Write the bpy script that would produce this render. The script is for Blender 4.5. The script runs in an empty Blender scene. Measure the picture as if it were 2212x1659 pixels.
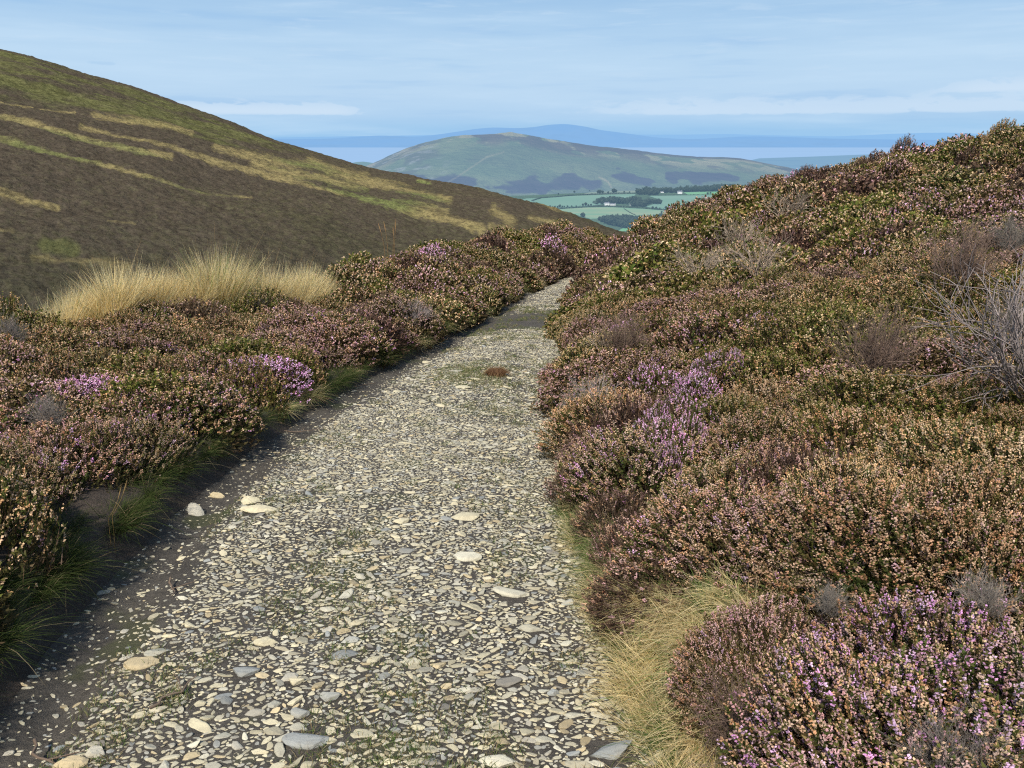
import bpy, math, random
import numpy as np
rng = np.random.default_rng(7)
random.seed(7)
sc = bpy.context.scene
COL = sc.collection
PI = math.pi

# ------------------------------------------------------------------ basics
def link(o, parent=None):
    COL.objects.link(o)
    if parent is not None:
        o.parent = parent
    return o

def tag(o, label=None, cat=None, group=None, kind=None):
    if label: o['label'] = label
    if cat: o['category'] = cat
    if group: o['group'] = group
    if kind: o['kind'] = kind
    return o

class Acc:
    """collects vertices, triangles, quads and a colour per vertex"""
    def __init__(s):
        s.V, s.T, s.Q, s.C, s.n = [], [], [], [], 0
    def add(s, v, tris=None, quads=None, col=None):
        v = np.asarray(v, float).reshape(-1, 3)
        if tris is not None and len(tris): s.T.append(np.asarray(tris, int).reshape(-1, 3) + s.n)
        if quads is not None and len(quads): s.Q.append(np.asarray(quads, int).reshape(-1, 4) + s.n)
        c = np.ones((len(v), 3)) * 0.5 if col is None else np.broadcast_to(np.asarray(col, float), (len(v), 3))
        s.V.append(v); s.C.append(c); s.n += len(v)
    def mesh(s, name, mat, smooth=True, extra=None):
        V = np.concatenate(s.V)
        T = np.concatenate(s.T) if s.T else np.zeros((0, 3), int)
        Q = np.concatenate(s.Q) if s.Q else np.zeros((0, 4), int)
        C = np.concatenate(s.C)
        return raw_mesh(name, V, T, Q, C, mat, smooth, extra)

def raw_mesh(name, V, T, Q, C, mat, smooth=True, extra=None):
    me = bpy.data.meshes.new(name)
    me.vertices.add(len(V)); me.vertices.foreach_set('co', np.ascontiguousarray(V, dtype=np.float32).ravel())
    nl = len(T) * 3 + len(Q) * 4
    me.loops.add(nl)
    me.loops.foreach_set('vertex_index', np.concatenate([T.ravel(), Q.ravel()]).astype(np.int32))
    me.polygons.add(len(T) + len(Q))
    ls = np.concatenate([np.arange(len(T)) * 3, len(T) * 3 + np.arange(len(Q)) * 4]).astype(np.int32)
    me.polygons.foreach_set('loop_start', ls)
    me.polygons.foreach_set('use_smooth', np.full(len(T) + len(Q), smooth, dtype=bool))
    me.update(calc_edges=True)
    if C is not None:
        a = me.attributes.new('col', 'FLOAT_COLOR', 'POINT')
        cc = np.ones((len(V), 4), np.float32); cc[:, :3] = C
        a.data.foreach_set('color', cc.ravel())
    if extra:
        for k, vals in extra.items():
            a = me.attributes.new(k, 'FLOAT', 'POINT')
            a.data.foreach_set('value', np.asarray(vals, np.float32))
    me.materials.append(mat)
    return me

def obj(name, me, parent=None):
    return link(bpy.data.objects.new(name, me), parent)

# lattice noise ----------------------------------------------------
def _h(ix, iy, seed):
    n = (ix.astype(np.int64) * 374761393 + iy.astype(np.int64) * 668265263 + seed * 974634777) & 0x7fffffff
    n = ((n ^ (n >> 13)) * 1274126177) & 0x7fffffff
    n = n ^ (n >> 16)
    return (n & 0xffff) / 65535.0
def vnoise(x, y, seed=0):
    x = np.asarray(x, float); y = np.asarray(y, float)
    ix = np.floor(x); iy = np.floor(y); fx = x - ix; fy = y - iy
    fx = fx * fx * (3 - 2 * fx); fy = fy * fy * (3 - 2 * fy)
    a = _h(ix, iy, seed); b = _h(ix + 1, iy, seed); c = _h(ix, iy + 1, seed); d = _h(ix + 1, iy + 1, seed)
    return (a + (b - a) * fx) * (1 - fy) + (c + (d - c) * fx) * fy
def fbm(x, y, seed=0, o=4):
    t = 0; a = 0.5; s = 0
    for k in range(o):
        t = t + a * vnoise(np.asarray(x) * 2 ** k, np.asarray(y) * 2 ** k, seed + k * 17); s += a; a *= 0.5
    return t / s
def sstep(a, b, x):
    t = np.clip((np.asarray(x, float) - a) / (b - a), 0, 1)
    return t * t * (3 - 2 * t)

# ------------------------------------------------------------------ camera
CAM_Z = 1.42
PITCH = math.radians(17.67)
FPX, CX, CY = 1662.0, 1106.0, 829.5          # survey units used for taking bearings from the photograph
CAMP = np.array([0, 0, CAM_Z])
Fv = np.array([0, math.cos(PITCH), -math.sin(PITCH)])
Uv = np.array([0, math.sin(PITCH), math.cos(PITCH)])
Rv = np.array([1.0, 0, 0])
def bearing(px, py):
    px = np.asarray(px, float)[..., None]; py = np.asarray(py, float)[..., None]
    return Fv + (px - CX) / FPX * Rv + (CY - py) / FPX * Uv
def at_dist(px, py, d):
    """point along a bearing at horizontal forward distance d"""
    r = bearing(px, py)
    return CAMP + r * (np.asarray(d, float)[..., None] / r[..., 1:2])
def pix(P):
    P = np.asarray(P, float) - CAMP
    z = P @ Fv; z = np.where(z < 1e-3, 1e-3, z)
    return CX + FPX * (P @ Rv) / z, CY - FPX * (P @ Uv) / z

cam = bpy.data.cameras.new('camera')
cam.sensor_width = 36; cam.lens = 36 * FPX / 2212.0
cam.clip_start = 0.05; cam.clip_end = 300000
co = link(bpy.data.objects.new('camera', cam))
co.location = CAMP; co.rotation_euler = (PI / 2 - PITCH, 0, 0)
sc.camera = co

# ------------------------------------------------------------------ light and sky
SUN_EL, SUN_AZ = math.radians(48), math.radians(-162)     # azimuth measured from +Y towards +X
sun = bpy.data.lights.new('sun', 'SUN'); sun.energy = 4.3; sun.angle = math.radians(2.0); sun.color = (1.0, 0.94, 0.84)
so = link(bpy.data.objects.new('sun', sun))
sd = np.array([math.sin(SUN_AZ) * math.cos(SUN_EL), math.cos(SUN_AZ) * math.cos(SUN_EL), math.sin(SUN_EL)])
from mathutils import Vector, Matrix, Euler
so.rotation_euler = Vector(-sd).to_track_quat('-Z', 'Y').to_euler()

class NT:
    def __init__(s, nt):
        s.nt = nt; s.n = nt.nodes; s.l = nt.links
    def new(s, t, **kw):
        nd = s.n.new(t)
        for k, v in kw.items():
            if hasattr(nd, k): setattr(nd, k, v)
        return nd
    def put(s, sock, v):
        if isinstance(v, bpy.types.NodeSocket): s.l.new(v, sock)
        elif v is not None: sock.default_value = v
    def math(s, op, a, b=None, c=None, clamp=False):
        nd = s.new('ShaderNodeMath', operation=op, use_clamp=clamp)
        for i, v in enumerate((a, b, c)):
            if v is not None: s.put(nd.inputs[i], v)
        return nd.outputs[0]
    def mix(s, f, a, b, blend='MIX'):
        nd = s.new('ShaderNodeMix', data_type='RGBA', blend_type=blend)
        s.put(nd.inputs[0], f); s.put(nd.inputs[6], a); s.put(nd.inputs[7], b)
        return nd.outputs[2]
    def noise(s, vec, scale, detail=4, rough=0.55, dist=0.0, dim='3D'):
        nd = s.new('ShaderNodeTexNoise', noise_dimensions=dim)
        if vec is not None: s.l.new(vec, nd.inputs['Vector'])
        nd.inputs['Scale'].default_value = scale; nd.inputs['Detail'].default_value = detail
        nd.inputs['Roughness'].default_value = rough; nd.inputs['Distortion'].default_value = dist
        return nd.outputs[0]
    def mapping(s, vec, scale=(1, 1, 1), loc=(0, 0, 0), rot=(0, 0, 0)):
        nd = s.new('ShaderNodeMapping'); s.l.new(vec, nd.inputs[0])
        nd.inputs['Scale'].default_value = scale; nd.inputs['Location'].default_value = loc; nd.inputs['Rotation'].default_value = rot
        return nd.outputs[0]
    def ramp(s, f, stops, interp='LINEAR'):
        nd = s.new('ShaderNodeValToRGB'); cr = nd.color_ramp; cr.interpolation = interp
        while len(cr.elements) > 1: cr.elements.remove(cr.elements[-1])
        for i, (p, c) in enumerate(stops):
            e = cr.elements[0] if i == 0 else cr.elements.new(p)
            e.position = p; e.color = (*c, 1) if len(c) == 3 else c
        s.put(nd.inputs[0], f)
        return nd.outputs[0]
    def maprange(s, v, a, b, c=0.0, d=1.0, smooth=True):
        nd = s.new('ShaderNodeMapRange', interpolation_type='SMOOTHSTEP' if smooth else 'LINEAR')
        s.put(nd.inputs[0], v)
        for i, x in enumerate((a, b, c, d)): nd.inputs[i + 1].default_value = x
        return nd.outputs[0]
    def attr(s, name):
        return s.new('ShaderNodeAttribute', attribute_name=name)

def g(c):   # sRGB 0-255 to linear
    c = np.array(c) / 255.0
    return tuple(np.where(c <= 0.04045, c / 12.92, ((c + 0.055) / 1.055) ** 2.4))

w = bpy.data.worlds.new('World'); sc.world = w; w.use_nodes = True
N = NT(w.node_tree); N.n.clear()
out = N.new('ShaderNodeOutputWorld')
sky = N.new('ShaderNodeTexSky', sky_type='NISHITA', sun_disc=False)
sky.sun_elevation = SUN_EL; sky.sun_rotation = SUN_AZ % (2 * PI)
sky.altitude = 350; sky.air_density = 1.0; sky.dust_density = 1.5
bg1 = N.new('ShaderNodeBackground'); N.l.new(sky.outputs[0], bg1.inputs[0]); bg1.inputs[1].default_value = 0.15
tc = N.new('ShaderNodeTexCoord')
sep = N.new('ShaderNodeSeparateXYZ'); N.l.new(tc.outputs['Generated'], sep.inputs[0])
el = sep.outputs[2]
az = N.math('ARCTAN2', sep.outputs[0], sep.outputs[1])
# haze and thin high cloud; haze carried up the dome to raise ambient fill
hz = N.ramp(N.math('MULTIPLY', el, 4.0), [(0.0, g((154, 199, 238))), (0.05, g((162, 203, 238))), (0.11, g((177, 210, 240))), (0.20, g((187, 216, 242))),
                                          (0.36, g((186, 216, 242))), (0.52, g((173, 207, 238))), (0.66, g((160, 197, 232))), (1.0, g((128, 170, 214)))])
cv = N.new('ShaderNodeCombineXYZ'); N.put(cv.inputs[0], N.math('MULTIPLY', az, 1.0)); N.put(cv.inputs[1], N.math('MULTIPLY', el, 1.0))
band = N.noise(N.mapping(cv.outputs[0], (1.4, 16, 1)), 2.2, 4, 0.55)
hz = N.mix(N.math('MULTIPLY', N.maprange(band, 0.46, 0.70), 0.45), hz, (*g((200, 226, 248)), 1))
hz = N.mix(N.math('MULTIPLY', N.maprange(band, 0.48, 0.30), 0.32), hz, (*g((140, 186, 232)), 1))
b2 = N.noise(N.mapping(cv.outputs[0], (3.2, 30, 1), (4.2, 1.3, 0), (0, 0, 0.06)), 3.0, 6, 0.62, 0.4)
hz = N.mix(N.math('MULTIPLY', N.math('MULTIPLY', N.maprange(b2, 0.52, 0.72), N.maprange(el, 0.03, 0.10)), 0.30), hz, (*g((206, 227, 246)), 1))
# cumulus line low on the left and right
def cloudbank(e0, e1, azc, azw, seed, sx, sy, lo, hi):
    n1 = N.noise(N.mapping(cv.outputs[0], (sx, sy, 1), (seed, seed * 0.7, 0)), 1.0, 6, 0.6, 0.3)
    me = N.math('MULTIPLY', N.maprange(el, e0, e0 + 0.006), N.maprange(el, e1, e1 - (e1 - e0) * 0.75))
    ma = N.maprange(N.math('ABSOLUTE', N.math('SUBTRACT', az, azc)), azw, azw * 0.45)
    m = N.math('MULTIPLY', me, ma)
    v = N.math('ADD', N.math('MULTIPLY', n1, 0.75), N.math('MULTIPLY', m, 0.35))
    return N.math('MULTIPLY', N.maprange(v, lo, hi), N.math('MULTIPLY', m, 1.0))
white = (*g((205, 226, 246)), 1)
hz = N.mix(N.math('MULTIPLY', cloudbank(0.024, 0.052, -0.30, 0.17, 3.1, 26, 80, 0.50, 0.60), 0.95), hz, white)
hz = N.mix(N.math('MULTIPLY', cloudbank(0.024, 0.062, 0.42, 0.46, 8.3, 22, 75, 0.52, 0.66), 0.75), hz, white)
hz = N.mix(N.math('MULTIPLY', cloudbank(0.044, 0.068, 0.60, 0.16, 14.9, 30, 80, 0.46, 0.58), 0.95), hz, white)
hz = N.mix(N.math('MULTIPLY', cloudbank(0.150, 0.180, -0.02, 0.35, 21.9, 5, 40, 0.60, 0.9), 0.5), hz, white)
hz = N.mix(N.math('MULTIPLY', cloudbank(0.073, 0.083, -0.46, 0.022, 33.3, 40, 160, 0.45, 0.65), 0.3), hz, (*g((135, 182, 228)), 1))
bg2 = N.new('ShaderNodeBackground'); N.l.new(hz, bg2.inputs[0]); bg2.inputs[1].default_value = 1.0
ms = N.new('ShaderNodeMixShader')
N.put(ms.inputs[0], N.maprange(el, 0.80, 0.25)); N.l.new(bg1.outputs[0], ms.inputs[1]); N.l.new(bg2.outputs[0], ms.inputs[2])
N.l.new(ms.outputs[0], out.inputs[0])

sc.view_settings.view_transform = 'Standard'; sc.view_settings.look = 'None'; sc.view_settings.exposure = 0; sc.view_settings.gamma = 1
sc.render.engine = 'CYCLES'
sc.cycles.max_bounces = 5; sc.cycles.diffuse_bounces = 3; sc.cycles.glossy_bounces = 1; sc.cycles.transmission_bounces = 2
sc.cycles.transparent_max_bounces = 4; sc.cycles.caustics_reflective = False; sc.cycles.caustics_refractive = False
sc.cycles.use_denoising = False
sc.cycles.pixel_filter_type = 'BLACKMAN_HARRIS'; sc.cycles.filter_width = 1.2
sc.cycles.use_adaptive_sampling = False

# ------------------------------------------------------------------ materials
def newmat(name):
    m = bpy.data.materials.new(name); m.use_nodes = True
    n = NT(m.node_tree); n.n.clear()
    o = n.new('ShaderNodeOutputMaterial')
    return m, n, o

def plant_mat(name, trans=0.28, var=0.25, huevar=0.03, sat=1.0):
    m, n, o = newmat(name)
    a = n.attr('col')
    oi = n.new('ShaderNodeObjectInfo')
    hs = n.new('ShaderNodeHueSaturation')
    n.l.new(a.outputs['Color'], hs.inputs['Color'])
    n.put(hs.inputs['Hue'], n.math('ADD', 0.5 - huevar / 2, n.math('MULTIPLY', oi.outputs['Random'], huevar)))
    hs.inputs['Saturation'].default_value = sat
    r2 = n.math('FRACT', n.math('MULTIPLY', oi.outputs['Random'], 7.31))
    n.put(hs.inputs['Value'], n.math('ADD', 1 - var / 2, n.math('MULTIPLY', r2, var)))
    d = n.new('ShaderNodeBsdfDiffuse'); t = n.new('ShaderNodeBsdfTranslucent'); mx = n.new('ShaderNodeMixShader')
    n.l.new(hs.outputs[0], d.inputs[0]); n.l.new(hs.outputs[0], t.inputs[0])
    mx.inputs[0].default_value = trans
    n.l.new(d.outputs[0], mx.inputs[1]); n.l.new(t.outputs[0], mx.inputs[2])
    n.l.new(mx.outputs[0], o.inputs[0])
    return m

M_HEATHER = plant_mat('heather_foliage', 0.28, 0.35, 0.03)
M_GRASS = plant_mat('grass_blades', 0.48, 0.2, 0.02)
M_TWIG = plant_mat('bare_twigs', 0.0, 0.2, 0.01)

def mat_soil(name, c1, c2, scale=6.0, bump=0.6, moss=None):
    m, n, o = newmat(name)
    tc = n.new('ShaderNodeTexCoord').outputs['Object']
    a = n.noise(tc, scale, 8, 0.65); b = n.noise(tc, scale * 9, 6, 0.7)
    c = n.mix(n.maprange(a, 0.35, 0.68), (*c1, 1), (*c2, 1))
    c = n.mix(n.math('MULTIPLY', n.maprange(b, 0.35, 0.75), 0.7), c, (c1[0] * 0.45, c1[1] * 0.45, c1[2] * 0.45, 1))
    gr = n.noise(tc, 260, 3, 0.7)
    c = n.mix(n.math('MULTIPLY', n.maprange(gr, 0.54, 0.66), 0.7), c, (0.24, 0.215, 0.17, 1))
    if moss:
        k = n.noise(tc, 2.3, 5, 0.6)
        c = n.mix(n.math('MULTIPLY', n.maprange(k, 0.55, 0.66), 0.6), c, (*moss, 1))
    bs = n.new('ShaderNodeBsdfPrincipled'); n.l.new(c, bs.inputs['Base Color']); bs.inputs['Roughness'].default_value = 0.95
    bs.inputs['Specular IOR Level'].default_value = 0.15
    bm = n.new('ShaderNodeBump'); bm.inputs['Strength'].default_value = bump; bm.inputs['Distance'].default_value = 0.02
    n.l.new(n.math('ADD', n.math('ADD', a, b), gr), bm.inputs['Height']); n.l.new(bm.outputs[0], bs.inputs['Normal'])
    n.l.new(bs.outputs[0], o.inputs[0])
    return m
M_TRACK = mat_soil('track_earth', (0.105, 0.092, 0.076), (0.165, 0.145, 0.118), 5, 0.7, moss=(0.10, 0.11, 0.045))
M_PEAT = mat_soil('peat_bank', (0.105, 0.082, 0.064), (0.150, 0.118, 0.094), 7, 0.9)

def mat_stone():
    m, n, o = newmat('track_stone')
    tc = n.new('ShaderNodeTexCoord').outputs['Object']
    a = n.attr('col').outputs['Color']
    x = n.noise(tc, 45, 6, 0.7); y = n.noise(tc, 240, 4, 0.7); z = n.noise(tc, 9, 4, 0.6)
    c = n.mix(n.math('MULTIPLY', n.maprange(x, 0.45, 0.72), 0.32), a, (0.15, 0.135, 0.115, 1))
    c = n.mix(n.math('MULTIPLY', n.maprange(y, 0.52, 0.74), 0.24), c, (0.09, 0.085, 0.08, 1))
    c = n.mix(n.math('MULTIPLY', n.maprange(z, 0.45, 0.75), 0.35), c, (0.36, 0.31, 0.22, 1))
    bs = n.new('ShaderNodeBsdfPrincipled'); n.l.new(c, bs.inputs['Base Color']); bs.inputs['Roughness'].default_value = 0.85
    bs.inputs['Specular IOR Level'].default_value = 0.25
    bm = n.new('ShaderNodeBump'); bm.inputs['Strength'].default_value = 0.45; bm.inputs['Distance'].default_value = 0.006
    n.l.new(n.math('ADD', x, n.math('MULTIPLY', y, 0.6)), bm.inputs['Height']); n.l.new(bm.outputs[0], bs.inputs['Normal'])
    n.l.new(bs.outputs[0], o.inputs[0])
    return m
M_STONE = mat_stone()

# ------------------------------------------------------------------ near terrain
ZY = np.array([-12, 0, 14, 33, 44, 60, 90, 140])
ZZ = np.array([1.5, 0, -1.75, -3.65, -5.2, -9.2, -18, -34.])
def zp(y): return np.interp(y, ZY, ZZ)
def to_path(px, py):
    r = bearing(px, py); out = []
    ys = np.concatenate([np.arange(0.3, 12, 0.01), np.arange(12, 60, 0.05)])
    for d in r:
        h = CAM_Z + d[2] / d[1] * ys - zp(ys)
        k = np.argmax(h < 0); out.append((d[0] / d[1] * ys[k], ys[k]))
    return np.array(out)
Lpx = [(-20, 1600), (95, 1440), (255, 1240), (395, 1110), (520, 1000), (680, 890), (800, 820), (900, 772), (1000, 718), (1062, 682), (1120, 642), (1180, 613), (1240, 587), (1285, 571)]
Rpx = [(1425, 1659), (1345, 1450), (1275, 1300), (1240, 1150), (1225, 1000), (1222, 850), (1232, 720), (1255, 650), (1290, 600), (1325, 571)]
L3 = to_path(*np.array(Lpx, float).T); R3 = to_path(*np.array(Rpx, float).T)
def ext(a, far):
    a = a[np.argsort(a[:, 1])]
    return np.vstack([[a[0, 0] + 0.05 * np.sign(a[0, 0]), -6], [a[0, 0] + .02 * np.sign(a[0, 0]), 0.9], a, far])
Lc = ext(L3, [[7.2, 50], [11, 60], [30, 140]]); Rc = ext(R3, [[9.2, 50], [13, 60], [32, 140]])
def xl(y): return np.interp(y, Lc[:, 1], Lc[:, 0]) + 0.05 * (fbm(np.asarray(y) * 1.7, 3.3, 5) - 0.5)
def xr(y): return np.interp(y, Rc[:, 1], Rc[:, 0]) + 0.06 * (fbm(np.asarray(y) * 1.3, 9.1, 6) - 0.5)
CAN = 0.38
def crest(tab):
    tab = np.array(tab, float)
    P = at_dist(tab[:, 0], tab[:, 1], tab[:, 2]); P[:, 2] -= CAN
    return P[np.argsort(P[:, 1])]
CL = crest([(-300, 690, 6.0), (0, 665, 7.6), (300, 650, 8.6), (650, 640, 10.5), (720, 612, 12.5), (850, 560, 16), (1000, 528, 22), (1150, 500, 28), (1250, 494, 33), (1330, 506, 40)])
CL = np.vstack([[CL[0, 0] - 1.2, -6, CL[0, 2] + 0.9], CL, [8.5, 52, -8.0], [14, 60, -11.5], [30, 140, -36]])
CAN = 0.58
CR = crest([(1350, 512, 42), (1400, 485, 39), (1500, 436, 34), (1600, 402, 30.5), (1700, 371, 27), (1800, 352, 25), (1900, 338, 23), (2050, 306, 20.5), (2212, 268, 18), (2600, 235, 16)])
CR = np.vstack([[16.5, -6, 3.3], [15.5, 6, 2.2], CR, [12, 52, -7.6], [16, 60, -11], [36, 140, -36]])
def bank_h(y): return 0.13 + 0.08 * fbm(np.asarray(y) * 0.9, 1.5, 11)
def H(x, y):
    """near terrain height"""
    x, y = np.broadcast_arrays(np.asarray(x, float), np.asarray(y, float))
    z0 = zp(y); a = xl(y); b = xr(y)
    cxl, czl = np.interp(y, CL[:, 1], CL[:, 0]), np.interp(y, CL[:, 1], CL[:, 2])
    cxr, czr = np.interp(y, CR[:, 1], CR[:, 0]), np.interp(y, CR[:, 1], CR[:, 2])
    cxl = np.minimum(cxl, a - 0.6); cxr = np.maximum(cxr, b + 0.8)
    n = (fbm(x * 0.9, y * 0.9, 21) - 0.5) * 0.34 + (fbm(x * 3.1, y * 3.1, 22, 3) - 0.5) * 0.07
    bh = bank_h(y)
    # left of the track
    t = np.clip((a - 0.13 - x) / np.maximum(a - 0.13 - cxl, 0.1), 0, 1)
    zl = z0 + bh + (czl - z0 - bh) * t + n * sstep(0.0, 0.35, a - x)
    over = np.maximum(cxl - x, 0)
    zl = zl - np.where(over > 0, 0.14 * over + 0.26 * over ** 2 / (over + 6), 0)
    wall = sstep(0.0, 0.13, a - x)
    zleft = z0 + (zl - z0) * wall + 0.02 * (1 - wall)
    # right of the track
    t2 = np.clip((x - b) / (cxr - b), 0, 1)
    over2 = np.maximum(x - cxr, 0)
    zr = z0 + 0.10 * sstep(0, 0.30, x - b) + (czr - z0 - 0.1) * (t2 * 0.97 + 0.03 * np.sin(t2 * PI / 2)) + n * sstep(0.05, 0.5, x - b)
    zr = zr + np.where(over2 > 0, 0.12 * over2 - 0.20 * over2 ** 2 / (over2 + 8), 0)
    # track bed: slight crown, rut near the left bank
    u = np.clip((x - a) / np.maximum(b - a, 0.3), 0, 1)
    zt = z0 + 0.02 + 0.035 * np.sin(u * PI) - 0.035 * np.exp(-((x - a - 0.16) / 0.10) ** 2) + (fbm(x * 4, y * 4, 31, 4) - 0.5) * 0.035
    return np.where(x < a, zleft, np.where(x > b, zr, zt))

def strip_mesh(name, ucols, mat, ys, dz=0.0):
    """grid whose columns follow the track edges; ucols(y) -> x positions (rows, cols)"""
    X = ucols(ys); Y = np.broadcast_to(ys[:, None], X.shape)
    Z = H(X, Y) + dz
    V = np.stack([X, Y, Z], -1).reshape(-1, 3); r, c = X.shape
    i = np.arange(r * c).reshape(r, c)
    Q = np.stack([i[:-1, :-1], i[:-1, 1:], i[1:, 1:], i[1:, :-1]], -1).reshape(-1, 4)
    return raw_mesh(name, V, np.zeros((0, 3), int), Q, np.ones((len(V), 3)) * 0.5, mat)
ys = np.concatenate([np.arange(-6, 1, 0.1), np.arange(1, 6, 0.025), np.arange(6, 16, 0.06), np.arange(16, 46, 0.15), np.arange(46, 140.1, 1.2)])
def ucol_track(y):
    a, b = xl(y)[:, None], xr(y)[:, None]
    return a + (b - a) * np.linspace(0, 1, 90)[None]
def ucol_left(y):
    a = xl(y)[:, None]
    s = np.concatenate([-np.geomspace(120, 0.16, 130), np.linspace(-0.15, 0, 14)])
    return a + s[None]
def ucol_right(y):
    b = xr(y)[:, None]
    s = np.concatenate([np.linspace(0, 0.3, 20), np.geomspace(0.32, 120, 130)])
    return b + s[None]
tag(obj('track', strip_mesh('track', ucol_track, M_TRACK, ys)), 'stony downhill track of pale flat stones pressed in dark earth', kind='structure')
tag(obj('left_bank', strip_mesh('left_bank', ucol_left, M_PEAT, ys)), 'dark peat bank with a bare cut edge along the left of the track', kind='structure')
tag(obj('right_slope', strip_mesh('right_slope', ucol_right, M_PEAT, ys)), 'peaty hillside rising to the right of the track', kind='structure')

def normal_at(x, y, e=0.25):
    nx = -(H(x + e, y) - H(x - e, y)) / (2 * e); ny = -(H(x, y + e) - H(x, y - e)) / (2 * e)
    v = np.stack([nx, ny, np.ones_like(nx)], -1)
    return v / np.linalg.norm(v, axis=-1, keepdims=True)
def ground_hit(px, py, lift=0.0):
    d = bearing(px, py)
    s = np.concatenate([np.arange(0.5, 15, 0.01), np.arange(15, 60, 0.04)])
    x = d[0] / d[1] * s; z = CAM_Z + d[2] / d[1] * s
    h = z - H(x, s) - lift
    k = int(np.argmax(h < 0)) if (h < 0).any() else len(s) - 1
    return float(x[k]), float(s[k])

# ------------------------------------------------------------------ tubes
def tube(A, pts, rad, col, sides=4):
    pts = np.asarray(pts, float); n = len(pts); rad = np.broadcast_to(np.asarray(rad, float), (n,))
    t = np.gradient(pts, axis=0); t /= np.linalg.norm(t, axis=1, keepdims=True) + 1e-9
    ref = np.array([0.31, 0.87, 0.38]); s1 = np.cross(t, ref); s1 /= np.linalg.norm(s1, axis=1, keepdims=True) + 1e-9
    s2 = np.cross(t, s1)
    ang = np.arange(sides) * 2 * PI / sides
    V = pts[:, None] + rad[:, None, None] * (np.cos(ang)[None, :, None] * s1[:, None] + np.sin(ang)[None, :, None] * s2[:, None])
    i = np.arange(n * sides).reshape(n, sides); j = np.roll(i, -1, 1)
    Q = np.stack([i[:-1], j[:-1], j[1:], i[1:]], -1).reshape(-1, 4)
    c = np.asarray(col, float)
    if c.ndim == 2: c = np.repeat(c, sides, 0)
    A.add(V.reshape(-1, 3), None, Q, c)

# ------------------------------------------------------------------ heather bushes
TAN = np.array([[0.76, 0.48, 0.29], [0.80, 0.55, 0.37], [0.66, 0.38, 0.21], [0.82, 0.59, 0.43], [0.72, 0.48, 0.31], [0.68, 0.43, 0.31]])
DUSTY = TAN.copy()
TAN = np.array([[0.76, 0.49, 0.27], [0.80, 0.57, 0.36], [0.66, 0.39, 0.19], [0.82, 0.61, 0.42], [0.72, 0.50, 0.29]])
PINK = np.array([[0.72, 0.44, 0.42], [0.76, 0.50, 0.49], [0.66, 0.38, 0.38], [0.78, 0.55, 0.47]])
LILAC = np.array([[0.86, 0.46, 0.74], [0.90, 0.60, 0.82], [0.80, 0.40, 0.68], [0.90, 0.64, 0.80]])
GREEN = np.array([[0.105, 0.115, 0.032], [0.13, 0.125, 0.038], [0.075, 0.095, 0.028], [0.15, 0.115, 0.045]])
LUSH = np.array([[0.125, 0.135, 0.030], [0.15, 0.145, 0.036], [0.09, 0.115, 0.026], [0.165, 0.135, 0.042]])
DRYGREEN = np.array([[0.125, 0.10, 0.038], [0.145, 0.105, 0.046], [0.095, 0.078, 0.032], [0.115, 0.10, 0.034]])
BROWN = np.array([[0.12, 0.075, 0.05], [0.15, 0.095, 0.065], [0.09, 0.055, 0.04], [0.17, 0.12, 0.09]])
def unit(v): return v / (np.linalg.norm(v, axis=-1, keepdims=True) + 1e-9)
def frame(d):
    ref = np.where(np.abs(d[..., 2:3]) > 0.9, np.array([1.0, 0, 0]), np.array([0, 0, 1.0]))
    a = unit(np.cross(d, ref)); return a, np.cross(d, a)
def pick(pal, n, r): 
    c = pal[r.integers(0, len(pal), n)]
    return c * (0.75 + 0.5 * r.random((n, 1)))

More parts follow.
